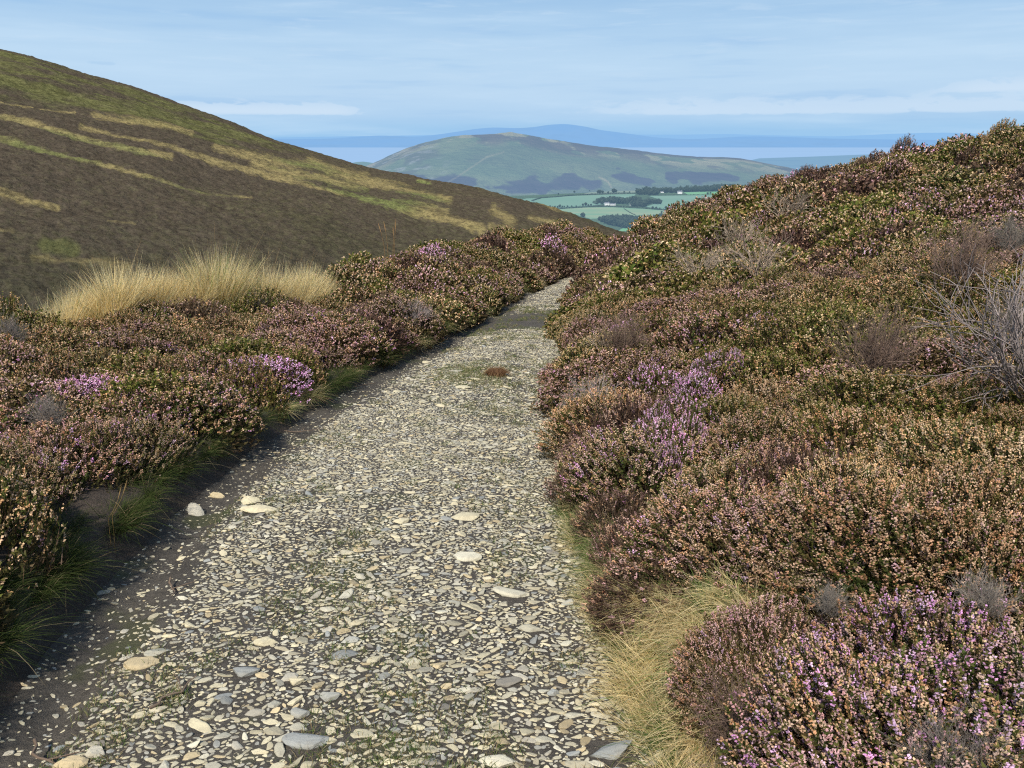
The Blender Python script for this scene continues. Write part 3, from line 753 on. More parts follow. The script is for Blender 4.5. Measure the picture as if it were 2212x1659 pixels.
# small grass between the track stones
def track_grass():
    r = np.random.default_rng(901); A = Acc()
    cs = []
    for _ in range(5200):
        y = 1.6 + 14 * r.random() ** 1.6; u = 0.12 + 0.86 * r.random(); x = float(xl(y) + (xr(y) - xl(y)) * u)
        if vnoise(x * 2.6, y * 2.0, 77) * 0.6 + 0.4 * vnoise(x * 9, y * 6, 78) > 0.56: cs.append((x, y))
    for (px, py, m, sp) in [(1000, 805, 190, .2), (1045, 825, 150, .17), (980, 815, 90, .24), (1170, 836, 16, .12), (1120, 690, 20, .5), (1180, 698, 16, .5)]:
        cx_, cy_ = ground_hit(px, py)
        for _ in range(m): cs.append((cx_ + r.normal() * sp, cy_ + r.normal() * sp * 1.3))
    cs = np.array(cs); m = 16
    root = np.repeat(cs, m, 0) + r.normal(size=(len(cs) * m, 2)) * 0.018
    n = len(root); z = H(root[:, 0], root[:, 1])
    dirn = unit(np.stack([r.normal(size=n) * 0.7, r.normal(size=n) * 0.7, np.ones(n)], 1))
    sc_ = np.interp(root[:, 1], [1.5, 5, 15], [1, 1.2, 2])
    c1 = pick(LGREEN, n, r) * 0.9; dry = r.random(n) < 0.45; c1[dry] = pick(STRAW, int(dry.sum()), r) * 0.6
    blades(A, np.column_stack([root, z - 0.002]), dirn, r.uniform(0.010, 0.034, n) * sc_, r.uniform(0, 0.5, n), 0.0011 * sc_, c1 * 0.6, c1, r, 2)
    o = obj('grass', A.mesh('track_grass', M_GRASS)); tag(o, 'short green grass and moss sprouting between the track stones', 'grass', None, 'stuff')
track_grass()

# seed stalks
def stalks(px0, spec, D, label, cat='grass stalks', name='grass_stalks'):
    r = np.random.default_rng(int(px0)); A = Acc()
    base = None
    for (px, py0, px1, py1) in spec:
        p0 = at_dist(px, py0, D); p1 = at_dist(px1, py1, D + 0.05)
        if base is None: base = p0.copy(); base[2] -= 0.25
        t = np.linspace(0, 1, 7)[:, None]; pts = p0 * (1 - t) + p1 * t + np.sin(t * PI) * np.array([0.012, 0, 0]); pts[0, 2] -= 0.3
        tube(A, pts - base, np.linspace(0.0042, 0.0022, 7) * D / 11, [0.45, 0.30, 0.13], 3)
        top = pts[4:] - base
        tube(A, top, np.array([0.004, 0.0095, 0.003]) * D / 11, [0.50, 0.34, 0.16], 4)
    o = obj(name, A.mesh(name, M_GRASS)); o.location = base
    tag(o, label, cat)
stalks(830, [(832, 545, 817, 482), (838, 545, 829, 478), (848, 548, 849, 490), (850, 548, 854, 474)], 15.0, 'sparse tall dry grass stalks rising above the middle of the left heather')
stalks(255, [(250, 705, 247, 655), (258, 705, 262, 650), (275, 705, 280, 668), (286, 700, 291, 660)], 6.6, 'dry grass stalks standing in the left heather below the pale grass')
stalks(240, [(232, 1130, 275, 1035), (225, 1135, 262, 1050)], 3.0, 'single ochre grass stalk leaning out of the near left heather')

stalks(1700, [(1610, 1092, 1745, 1108), (1600, 1095, 1700, 1070)], 3.2, 'thin straw coloured stalks arching over the right heather above the green tufts')
stalks(1650, [(1660, 1520, 1560, 1425), (1690, 1500, 1600, 1440), (1640, 1560, 1530, 1500)], 2.0, 'long pale grass stalks leaning left from the near lilac heather')
stalks(2165, [(2165, 1040, 2150, 940), (2150, 1030, 2120, 930)], 3.3, 'single tall straw stalks standing by the right edge under the bare branches')
stalks(1520, [(1500, 1260, 1420, 1215), (1520, 1270, 1590, 1190), (1480, 1290, 1400, 1260)], 2.7, 'crossed straw stalks above the dry grass on the right verge')
# ------------------------------------------------------------------ dead, bare twig bushes
def twig_bush(name, seed, L=0.3, n=26, col=(0.42, 0.36, 0.33), spread=0.9, bias=(0, 0, 0), depth=3, rad=0.0035, kids=5):
    r = np.random.default_rng(seed); A = Acc()
    def grow(p, d, l, w, dep):
        pts = [p]; q = p.copy(); dd = d.copy()
        for s in range(4):
            dd = unit(dd + r.normal(size=3) * 0.16 + np.array([0, 0, 0.05])); q = q + dd * l / 4; pts.append(q.copy())
        c = np.array(col) * r.uniform(0.65, 1.15)
        tube(A, pts, np.linspace(w, w * 0.55, 5), c, 3)
        if dep > 0:
            for _ in range(kids):
                k = r.integers(1, 5)
                nd = unit(dd + r.normal(size=3) * 0.42)
                grow(pts[k], nd, l * r.uniform(0.4, 0.7), w * 0.6, dep - 1)
    for _ in range(n):
        d = unit(np.array([r.normal() * spread, r.normal() * spread, 1.0]) + np.array(bias))
        grow(np.array([r.normal() * 0.03, r.normal() * 0.03, -0.03]), d, L * r.uniform(0.5, 0.8), rad, depth - 1)
    return A.mesh(name, M_TWIG, smooth=True)
GREY = (0.40, 0.34, 0.31); BRN = (0.24, 0.17, 0.13); PALE = (0.42, 0.33, 0.25); SILV = (0.30, 0.26, 0.22)
TW = [('g1', twig_bush('dead_heather', 501, 0.34, 26, GREY, 0.6, (0, 0, 0.2), 3, 0.0032, 6)),
      ('branchy', twig_bush('dead_heather', 502, 0.75, 17, (0.37, 0.31, 0.28), 0.45, (-1.0, -0.15, 0.25), 3, 0.0062, 4)),
      ('brown', twig_bush('dead_heather', 503, 0.36, 44, BRN, 0.6, (-0.2, 0, 0.3), 3, 0.0028, 5)),
      ('fluffy', twig_bush('dead_heather', 504, 0.26, 40, SILV, 0.7, (0, 0, 0.3), 3, 0.0020, 7)),
      ('pale', twig_bush('dead_heather', 505, 0.46, 17, PALE, 0.8, (-0.3, 0, 0.2), 3, 0.0056, 4))]
TW = dict(TW)
def dead(px, py, which, s, lift, label, rz=0.0, z=0.0, group=None):
    x, y = ground_hit(px, py, lift); o = obj('dead_heather', TW[which]); put(o, x, y, float(H(x, y)) + z, rz, s); tag(o, label, 'heather', group)
dead(1288, 905, 'g1', 1.0, 0.12, 'small bleached grey dead heather bush at the right edge of the track', 0.4, 0.06)
dead(2225, 890, 'branchy', 1.0, 0.12, 'dead heather with long bare silvery branches spreading from the right edge of the photo', 0.0, 0.2)
dead(2190, 760, 'fluffy', 0.83, 0.2, 'grey fuzzy dead heather above the bare silvery branches on the right', 0.0, 0.3)
dead(1620, 1540, 'brown', 0.6, 0.15, 'tangle of dark brown dead twigs between the straw grass and the near lilac heather', 0.0, 0.02)
dead(2080, 1640, 'fluffy', 0.55, 0.25, 'pale grey feathery dead sprigs at the bottom edge under the near lilac heather', 1.0, 0.18)
dead(1800, 1290, 'fluffy', 0.30, 0.25, 'small tuft of grey dead sprigs behind the near lilac heather', 2.0, 0.2)
dead(2120, 1330, 'fluffy', 0.39, 0.25, 'beige grey dead sprigs on top of the near lilac heather by the right edge', 2.6, 0.26)
dead(1350, 760, 'brown', 1.1, 0.25, 'dark bare twigs between two green bushes beside the right edge of the track', 0.4, 0.2)
dead(1590, 540, 'pale', 1.7, 0.3, 'pale sprawling bare heather branches in the middle of the right slope', 0.3, 0.32)
dead(1700, 480, 'pale', 1.8, 0.3, 'pale bare heather branches just below the skyline of the right slope', 1.3, 0.36)
dead(1510, 600, 'pale', 1.3, 0.3, 'lowest of the pale bare branch clumps on the right slope', 2.0, 0.32)
dead(1640, 590, 'pale', 1.3, 0.3, 'grey brown bare branches under the sprawling pale ones on the right slope', 3.0, 0.30)
dead(1350, 545, 'brown', 1.6, 0.3, 'brown bare twigs on the right slope above the vanishing end of the track', 0.5, 0.3)
dead(1330, 770, 'pale', 0.7, 0.2, 'thin pale branches poking out over the right edge of the track', 2.6, 0.16)
dead(1880, 800, 'brown', 1.1, 0.3, 'brown woody twigs left of the silvery branches on the right slope', 1.6, 0.26)
dead(2060, 620, 'brown', 1.5, 0.3, 'brown woody twigs high on the right slope under the dark grey clump', 2.2, 0.28)
dead(2190, 530, 'fluffy', 1.32, 0.3, 'dark grey dead heather clump high at the right edge of the slope', 0.0, 0.25)
dead(640, 625, 'fluffy', 1.10, 0.3, 'grey mauve dead heather at the right end of the pale grass on the left crest', 0.0, 0.2)
dead(100, 900, 'fluffy', 0.61, 0.3, 'small grey feathery dead sprigs in the left heather near the left edge', 0.0, 0.25)
dead(20, 720, 'fluffy', 0.88, 0.3, 'grey dead heather at the left edge just under the pale grass', 0.0, 0.2)
dead(560, 655, 'fluffy', 0.94, 0.3, 'greyish dead heather in front of the tall pale grass', 2.0, 0.2)
dead(900, 690, 'g1', 1.0, 0.2, 'grey bare twigs in the side of the left heather above the track bend', 0.0, 0.1)

# ------------------------------------------------------------------ stones
def ico(sub):
    t = (1 + 5 ** 0.5) / 2
    v = [(-1, t, 0), (1, t, 0), (-1, -t, 0), (1, -t, 0), (0, -1, t), (0, 1, t), (0, -1, -t), (0, 1, -t), (t, 0, -1), (t, 0, 1), (-t, 0, -1), (-t, 0, 1)]
    f = [(0, 11, 5), (0, 5, 1), (0, 1, 7), (0, 7, 10), (0, 10, 11), (1, 5, 9), (5, 11, 4), (11, 10, 2), (10, 7, 6), (7, 1, 8), (3, 9, 4), (3, 4, 2), (3, 2, 6), (3, 6, 8), (3, 8, 9), (4, 9, 5), (2, 4, 11), (6, 2, 10), (8, 6, 7), (9, 8, 1)]
    v = [np.array(p) / np.linalg.norm(p) for p in v]
    for _ in range(sub):
        c = {}; nf = []
        def mid(a, b):
            k = (min(a, b), max(a, b))
            if k not in c: m = v[a] + v[b]; v.append(m / np.linalg.norm(m)); c[k] = len(v) - 1
            return c[k]
        for a, b, d in f:
            x, y, z = mid(a, b), mid(b, d), mid(d, a); nf += [(a, x, z), (b, y, x), (d, z, y), (x, y, z)]
        f = nf
    return np.array(v), np.array(f)
def rock(seed, sub):
    r = np.random.default_rng(seed); v, f = ico(sub); v = v.copy()
    for _ in range(9):                       # plane cuts give facets
        n = unit(r.normal(size=3)); h = r.uniform(0.55, 0.9); d = v @ n
        v -= np.outer(np.maximum(d - h, 0), n)
    top = r.uniform(0.35, 0.6); v[:, 2] = np.where(v[:, 2] > top, top + (v[:, 2] - top) * 0.15, v[:, 2])
    v += r.normal(size=v.shape) * (0.03 if sub == 1 else 0.018)
    return v, f
ROCK = {0: [rock(20 + i, 0) for i in range(10)], 1: [rock(40 + i, 1) for i in range(14)], 2: [rock(70 + i, 2) for i in range(10)]}
SPAL = np.array([1.26, 1.22, 1.06]) * np.array([[0.50, 0.46, 0.35], [0.45, 0.42, 0.34], [0.54, 0.49, 0.37], [0.38, 0.37, 0.33], [0.33, 0.335, 0.33], [0.27, 0.285, 0.30], [0.48, 0.40, 0.27], [0.42, 0.40, 0.36], [0.20, 0.19, 0.18], [0.52, 0.50, 0.43]])
SPW = np.array([4, 3.4, 3.2, 1.8, 0.8, 0.5, 1.5, 1.8, 0.35, 2.6]); SPW /= SPW.sum()
rs = np.random.default_rng(123)
def bare_soil(x, y):
    """1 where the track is bare earth"""
    a = xl(y); u = x - a
    e = sstep(0.56, 0.26, u + 0.22 * (fbm(x * 3, y * 1.1, 61) - 0.5))
    patch = sstep(2.0, 1.0, np.abs(y - (13.0 + 0.5 * (x - 0.3))) + 0.6 * (fbm(x * 2, y * 2, 63) - 0.5))
    p2 = sstep(0.60, 0.70, fbm(x * 2.2, y * 1.6, 62))
    return np.clip(np.maximum(e * 0.95, np.maximum(patch * 1.0, p2 * 0.6)), 0, 1)
def throw_stones():
    placed = []; cell = {}; G = 0.055
    def ok(x, y, r):
        gx, gy = int(x // G), int(y // G)
        for i in range(gx - 2, gx + 3):
            for j in range(gy - 2, gy + 3):
                for (a, b, t) in cell.get((i, j), ()):
                    if (a - x) ** 2 + (b - y) ** 2 < (0.80 * (r + t)) ** 2: return False
        return True
    classes = [(0.036, 0.055, 70, 1.3, 34), (0.024, 0.036, 650, 1.3, 34), (0.0175, 0.026, 9000, 1.3, 34), (0.0115, 0.0175, 60000, 1.3, 32), (0.0075, 0.0115, 120000, 1.3, 13), (0.0045, 0.0075, 120000, 1.3, 6)]
    for (r0, r1, n, y0, y1) in classes:
        yy = y0 + (y1 - y0) * rs.random(n) ** 1.25
        xx = xl(yy) + (xr(yy) + 0.06 - xl(yy)) * rs.random(n)
        bs = bare_soil(xx, yy); rr = r0 + (r1 - r0) * rs.random(n) ** 1.6
        kp = rs.random(n) > bs
        for x, y, r in zip(xx[kp], yy[kp], rr[kp]):
            if ok(x, y, r):
                cell.setdefault((int(x // G), int(y // G)), []).append((x, y, r)); placed.append((x, y, r))
    return placed
# special slabs seen in the photograph: (px, py, half length px, half width px, colour index, label)
SLABS = [(308, 1437, 36, 11, 6, 'smooth buff oval stone at the left edge of the stony part of the track'),
         (665, 1604, 52, 12, 5, 'long flat blue grey slab set in the track near the bottom edge'),
         (1320, 1630, 56, 10, 5, 'long bluish slab in the track beside the right hand grass at the bottom'),
         (470, 1074, 16, 7, 6, 'pale tilted stone on the earth at the foot of the left bank'),
         (425, 1112, 26, 8, 7, 'narrow grey stone slab leaning against the foot of the left bank'),
         (545, 1086, 24, 5, 0, 'flat cream stone next to the tilted one under the left bank'),
         (560, 1102, 42, 7, 2, 'long cream slab at the left side of the stones'),
         (1000, 1120, 36, 9, 0, 'broad cream slab level with the ground in the middle of the track'),
         (1010, 1205, 34, 9, 9, 'pale broken slab in the right half of the track'),
         (575, 1390, 26, 8, 0, 'pair of pale rounded stones left of the middle of the track'),
         (640, 1475, 20, 10, 2, 'domed cream stone in the left half of the track'),
         (530, 1455, 34, 9, 5, 'grey blue slab between small cream stones on the left half'),
         (715, 1508, 26, 8, 4, 'flat grey stone in the lower middle of the track'),
         (650, 1545, 22, 12, 4, 'grey triangular stone set on its edge in the lower left'),
         (205, 1633, 22, 10, 7, 'grey rounded stone near the bottom left corner of the track'),
         (155, 1655, 30, 9, 6, 'brownish stone on the earth at the bottom left corner'),
         (1080, 1655, 46, 8, 9, 'long white stone at the bottom edge of the track'),
         (1100, 1480, 28, 8, 8, 'darker weathered stone on the right side of the track'),
         (870, 1128, 22, 7, 0, 'pale wedge shaped stone in the middle distance of the track'),
         (1004, 838, 22, 5, 0, 'flat slab ending a small grassy hump in the track'),
         (985, 803, 20, 3, 7, 'stone slab topping the grassy hump in the track'),
         (1108, 1285, 46, 4, 9, 'long narrow kerb like slab crossing the right of the track'),
         (1195, 1500, 14, 6, 5, 'bluish upright stone with a dark shadow'),
         (985, 640 + 75, 9, 4, 2, 'cream stone on bare earth where the track bends'),
         (925, 783, 14, 3, 0, 'flat cream stone against the left bank at the bend'),
         (1120, 622, 6, 9, 7, 'upright grey stone leaning on the left bank past the bend')]
slab_xy = []
rsl = np.random.default_rng(9)
for (px, py, hl, hw, ci, label) in SLABS:
    x, y = ground_hit(px, py)
    dist = math.sqrt(x * x + y * y + (CAM_Z - zp(y)) ** 2)
    a = 0.9 * hl / FPX * dist; th = math.atan2(CAM_Z - float(zp(y)), y); b = max(hw / FPX * dist / max(math.sin(th), 0.22), 0.35 * a)
    b = min(b, a * 0.55)
    v, f = ROCK[2][int(rsl.integers(0, 10))]
    A = Acc(); A.add(v * np.array([a * 1.12, b * 1.12, max(0.02, min(a, b) * 0.40)]), f, None, SPAL[ci] * rsl.uniform(0.92, 1.08))
    o = obj('stone', A.mesh('stone', M_STONE, smooth=False)); o.location = (x, y, float(H(x, y)) + 0.004)
    o.rotation_euler = (rsl.normal() * 0.05, rsl.normal() * 0.05, rsl.normal() * 0.15)
    if 'leaning' in label: o.rotation_euler = (0.1, 0.7, -0.7)
    if 'tilted' in label: o.rotation_euler = (0.5, 0.3, 0.3)
    tag(o, label, 'stone'); slab_xy.append((x, y, max(a, b)))
placed = throw_stones()
SX = np.array(slab_xy)
placed = [p for p in placed if np.min((SX[:, 0] - p[0]) ** 2 + (SX[:, 1] - p[1]) ** 2 - (SX[:, 2] * 0.85) ** 2) > 0]
print('stones', len(placed))
placed.sort(key=lambda p: -p[2] / (p[1] + 0.5))
PL = np.array(placed); ns_ = len(PL)
def shape_stones(PLs, v):
    """v: rock template; one copy for each row of PLs"""
    m = len(PLs); r = PLs[:, 2]
    th = rs.normal(size=m) * 0.6; c, s_ = np.cos(th), np.sin(th)
    sc3 = np.stack([r * rs.uniform(1.0, 1.65, m), r * rs.uniform(0.5, 0.9, m), r * rs.uniform(0.30, 0.62, m)], 1)
    q = v[None] * sc3[:, None]
    q[..., 2] += q[..., 0] * (rs.normal(size=m) * 0.18)[:, None] + q[..., 1] * (rs.normal(size=m) * 0.18)[:, None]
    x = q[..., 0] * c[:, None] - q[..., 1] * s_[:, None]; y = q[..., 0] * s_[:, None] + q[..., 1] * c[:, None]
    z = q[..., 2] + (sc3[:, 2] * rs.uniform(-0.42, 0.10, m))[:, None]
    col = SPAL[rs.choice(len(SPAL), m, p=SPW)] * rs.uniform(0.66, 1.16, (m, 1))
    return np.stack([x, y, z], -1), col, H(PLs[:, 0], PLs[:, 1])
NTH = 150
for p in PL[:NTH]:
    v, f = ROCK[2][int(rs.integers(0, len(ROCK[2])))]
    q, col, hz_ = shape_stones(p[None], v)
    A = Acc(); A.add(q[0], f, None, col[0]); o = obj('stone', A.mesh('stone', M_STONE, smooth=False)); o.location = (p[0], p[1], float(hz_[0]))
    tag(o, 'one of the larger pale stones bedded in the stony track', 'stone', 'larger stones bedded in the track')
restS = PL[NTH:]; GA = Acc()
lvl = np.where((restS[:, 2] > 0.022) & (restS[:, 1] < 4), 2, np.where(restS[:, 2] / restS[:, 1] > 0.0022, 1, 0)); vi = rs.integers(0, 10, len(restS))
for l in (0, 1, 2):
    for k in range(10):
        sel = restS[(lvl == l) & (vi == k)]
        if not len(sel): continue
        v, f = ROCK[l][k]; q, col, hz_ = shape_stones(sel, v)
        q = q + np.stack([sel[:, 0], sel[:, 1], hz_], 1)[:, None]
        T = f[None] + (np.arange(len(sel)) * len(v))[:, None, None]
        GA.add(q.reshape(-1, 3), T.reshape(-1, 3), None, np.repeat(col, len(v), 0))
tag(obj('gravel', GA.mesh('gravel', M_STONE, False)), 'small pale stones and gravel packed over the track', 'gravel', None, 'stuff')
# clod of dry peat on the track
def clod():
    r = np.random.default_rng(31); A = Acc(); v, f = ico(3)
    v = v * (1 + 0.35 * (fbm(v[:, 0] * 3 + 5, v[:, 1] * 3 + v[:, 2] * 2, 3)[:, None] - 0.5)) * np.array([0.10, 0.07, 0.045])
    A.add(v, f, None, (0.22, 0.13, 0.07))
    n = 500; d = unit(r.normal(size=(n, 3))); d[:, 2] = np.abs(d[:, 2]); c = pick(np.array([[0.34, 0.20, 0.10], [0.26, 0.15, 0.08], [0.42, 0.28, 0.14]]), n, r)
    blades(A, d * np.array([0.095, 0.065, 0.04]), unit(d + r.normal(size=(n, 3)) * 0.5), r.uniform(0.02, 0.075, n), r.uniform(0.2, 1.1, n), np.full(n, 0.0022), c * 0.7, c, r, 3)
    x, y = ground_hit(1072, 812); o = obj('turf_clod', A.mesh('turf_clod', M_GRASS)); o.location = (x, y, float(H(x, y)) + 0.03)
    tag(o, 'reddish brown clod of dry turf lying on the track stones', 'turf')
clod()
# roots and twigs on the bare earth
for i, (px, py, L, rz, lab) in enumerate([(640, 935, 0.35, 0.1, 'thin dry twig lying on the bare earth below the left bank'), (366, 1505, 0.16, 1.2, 'short dark twig standing on the earth at the lower left'),
                                          (395, 1265, 0.12, -0.6, 'pale twig on the earth at the left of the track'), (760, 842, 0.5, 0.4, 'dark root hanging out of the left bank'), (105, 1650, 0.2, -0.8, 'bent root lying in the bottom left corner')]):
    A = Acc(); r = np.random.default_rng(60 + i); t = np.linspace(-0.5, 0.5, 8)[:, None]
    pts = np.hstack([t * L, np.cumsum(r.normal(size=(8, 1)) * 0.012, 0), 0.008 + 0.01 * r.random((8, 1))]); tube(A, pts, np.linspace(0.005, 0.002, 8), (0.2, 0.15, 0.11), 5)
    tube(A, [pts[4], pts[4] + [0.03, 0.04, 0.01], pts[4] + [0.05, 0.08, 0.012]], [0.003, 0.002, 0.001], (0.2, 0.15, 0.11), 4)
    x, y = ground_hit(px, py); o = obj('twig', A.mesh('twig', M_TWIG)); o.location = (x, y, float(H(x, y)) + 0.006); o.rotation_euler = (0, 0, rz); tag(o, lab, 'twig')

# ------------------------------------------------------------------ the left hill across the valley
def seg_dist(px, py, poly):
    best = np.full(px.shape, 1e9)
    for (a, b) in zip(poly[:-1], poly[1:]):
        ax, ay = a[:2]; bx, by = b[:2]; dx, dy = bx - ax, by - ay
        t = np.clip(((px - ax) * dx + (py - ay) * dy) / (dx * dx + dy * dy + 1e-9), 0, 1)
        best = np.minimum(best, np.hypot(px - ax - t * dx, (py - ay - t * dy)))
    return best
def A1(pts): return [(0.3655 * x, 60.6 + 0.3655 * y) for x, y in pts]
def A2(pts): return [(545.7 + 0.5483 * x, 181.9 + 0.5483 * y) for x, y in pts]
STRIPES = [(A1([(-100, 440), (0, 450), (200, 470), (440, 488)]), 2.6, 1), (A1([(-60, 505), (0, 520), (150, 550), (330, 605), (480, 655), (640, 695), (800, 735), (1010, 768)]), 4.0, 1),
           (A1([(-80, 620), (0, 645), (180, 695), (330, 735), (420, 765), (560, 795), (700, 830), (900, 880)]), 4.6, 1), (A1([(900, 880), (1050, 915), (1190, 950), (1350, 975), (1480, 990)]), 3.2, 0.75),
           (A1([(480, 595), (620, 625), (760, 665), (880, 690), (1000, 715), (1120, 750), (1290, 795), (1450, 830), (1640, 880), (1850, 930), (2050, 975), (2157, 1000)]), 4.0, 0.95),
           (A1([(560, 512), (700, 540), (850, 562), (1000, 595), (1130, 628)]), 6, 1), (A1([(1280, 712), (1400, 740), (1550, 765), (1700, 800), (1850, 812), (2000, 850), (2157, 880)]), 9, 1),
           (A1([(1500, 800), (1700, 860), (1900, 885), (2157, 935)]), 8, 1), (A1([(0, 990), (100, 1015), (250, 1045), (340, 1065)]), 5, 1), (A1([(-200, 960), (0, 990)]), 5, 1),
           (A2([(230, 300), (300, 345), (450, 380), (600, 410), (720, 440), (770, 452)]), 8, 1), (A2([(430, 445), (550, 480), (700, 515), (820, 550), (900, 580)]), 8, 1),
           (A2([(560, 455), (640, 470), (760, 500)]), 6, 0.8), (A2([(950, 500), (985, 520), (1020, 545)]), 10, 0.85), (A2([(940, 565), (1020, 580)]), 6, 0.7), (A2([(1090, 525), (1200, 545)]), 5, 0.8), (A2([(1040, 440), (1180, 490), (1300, 520)]), 1.8, 1),
           (A2([(650, 380), (700, 390)]), 2, 1), (A1([(640, 1150), (800, 1165)]), 2.5, 0.5), (A1([(200, 1365), (400, 1400), (600, 1395), (760, 1430)]), 9, 0.55), (A1([(0, 1225), (80, 1230)]), 4, 0.5)]
GREENPOLY = np.array([(-900, 60), (0, 208), (60, 214), (160, 234), (205, 246), (275, 258), (366, 277), (440, 296), (512, 310), (640, 334), (800, 340), (1300, 430)])
GREENBLOB = A1([(270, 1310), (380, 1320), (440, 1335)])
RIDGE = np.array([(-900, -90), (-400, 10), (-150, 62), (0, 105), (100, 131), (200, 163), (300, 192), (400, 228), (500, 266), (600, 305), (700, 337), (800, 366), (900, 384), (1000, 402), (1100, 424), (1150, 438), (1230, 464), (1300, 490), (1400, 522), (1600, 575), (1800, 620)], float)
def hill_mat(name, lump, haze=None, scale=1.0):
    m, n, o = newmat(name)
    tc = n.new('ShaderNodeTexCoord').outputs['Object']
    c = n.attr('col').outputs['Color']
    x = n.noise(tc, 0.9 * scale, 5, 0.7); y = n.noise(tc, 0.22 * scale, 4, 0.6)
    c = n.mix(n.math('MULTIPLY', n.maprange(x, 0.42, 0.66), lump), c, n.mix(1.0, c, (0.35, 0.33, 0.30, 1), 'MULTIPLY'))
    c = n.mix(n.math('MULTIPLY', n.maprange(y, 0.55, 0.75), 0.22), c, n.mix(1.0, c, (1.45, 1.45, 1.3, 1), 'MULTIPLY'))
    d = n.new('ShaderNodeBsdfDiffuse'); n.l.new(c, d.inputs[0])
    bm = n.new('ShaderNodeBump'); bm.inputs['Strength'].default_value = 0.8; bm.inputs['Distance'].default_value = 1.0 / scale
    n.l.new(x, bm.inputs['Height']); n.l.new(bm.outputs[0], d.inputs['Normal'])
    if haze:  # airlight painted in: a fixed share of emission over the diffuse
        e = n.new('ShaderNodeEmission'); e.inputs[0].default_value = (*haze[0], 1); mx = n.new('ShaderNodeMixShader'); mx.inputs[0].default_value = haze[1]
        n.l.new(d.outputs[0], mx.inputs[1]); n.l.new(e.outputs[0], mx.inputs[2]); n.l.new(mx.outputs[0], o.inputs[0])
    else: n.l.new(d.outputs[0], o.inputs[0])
    return m
def ruled_hill(name, ridge3, base3, nt, nback, back, bulge, amp, freq, colfn, mat, dropback):
    """surface from a base line up to a ridge line and down behind it"""
    nc = len(ridge3)
    t = np.linspace(0, 1, nt); P = base3[None] * (1 - t)[:, None, None] + ridge3[None] * t[:, None, None]
    P[..., 2] += (np.sin(t * PI) * bulge)[:, None]
    bt = np.linspace(0, 1, nback + 1)[1:]; od = (ridge3 - base3) * np.array([1, 1, 0]); od = unit(od)
    B = ridge3[None] + od[None] * (bt * back)[:, None, None] - np.array([0, 0, 1.0]) * (dropback * bt ** 1.4)[:, None, None]
    P = np.concatenate([P, B], 0); r = len(P)
    tt = np.concatenate([t, 1 + bt])
    V = P.reshape(-1, 3)
    nz = (fbm(V[:, 0] * freq, V[:, 1] * freq, 81, 4) - 0.5) * 2 * amp[0] + (fbm(V[:, 0] * freq * 14, V[:, 1] * freq * 14, 83, 3) - 0.5) * 2 * amp[1]
    env = np.repeat(np.clip(1 - np.abs(tt - 1) * 0 , 0, 1), nc)
    C = colfn(V, np.repeat(tt, nc))
    V[:, 2] += nz * env
    i = np.arange(r * nc).reshape(r, nc)
    Q = np.stack([i[:-1, :-1], i[:-1, 1:], i[1:, 1:], i[1:, :-1]], -1).reshape(-1, 4)
    me = raw_mesh(name, V, np.zeros((0, 3), int), Q, C, mat, True)
    return tag(obj(name, me), kind='structure')
xs = np.concatenate([np.linspace(-900, -60, 120), np.linspace(-55, 1420, 820), np.linspace(1425, 1800, 60)])
ry = np.interp(xs, RIDGE[:, 0], RIDGE[:, 1])
rd = np.interp(xs, [-900, 0, 700, 1300, 1800], [430, 420, 380, 290, 270])
bd = np.interp(xs, [-900, 0, 700, 1300, 1800], [70, 75, 95, 140, 170])
rid = at_dist(xs, ry, rd); bas = at_dist(xs, np.interp(xs, [-900, 0, 1300, 1800], [790, 780, 720, 720]), bd)
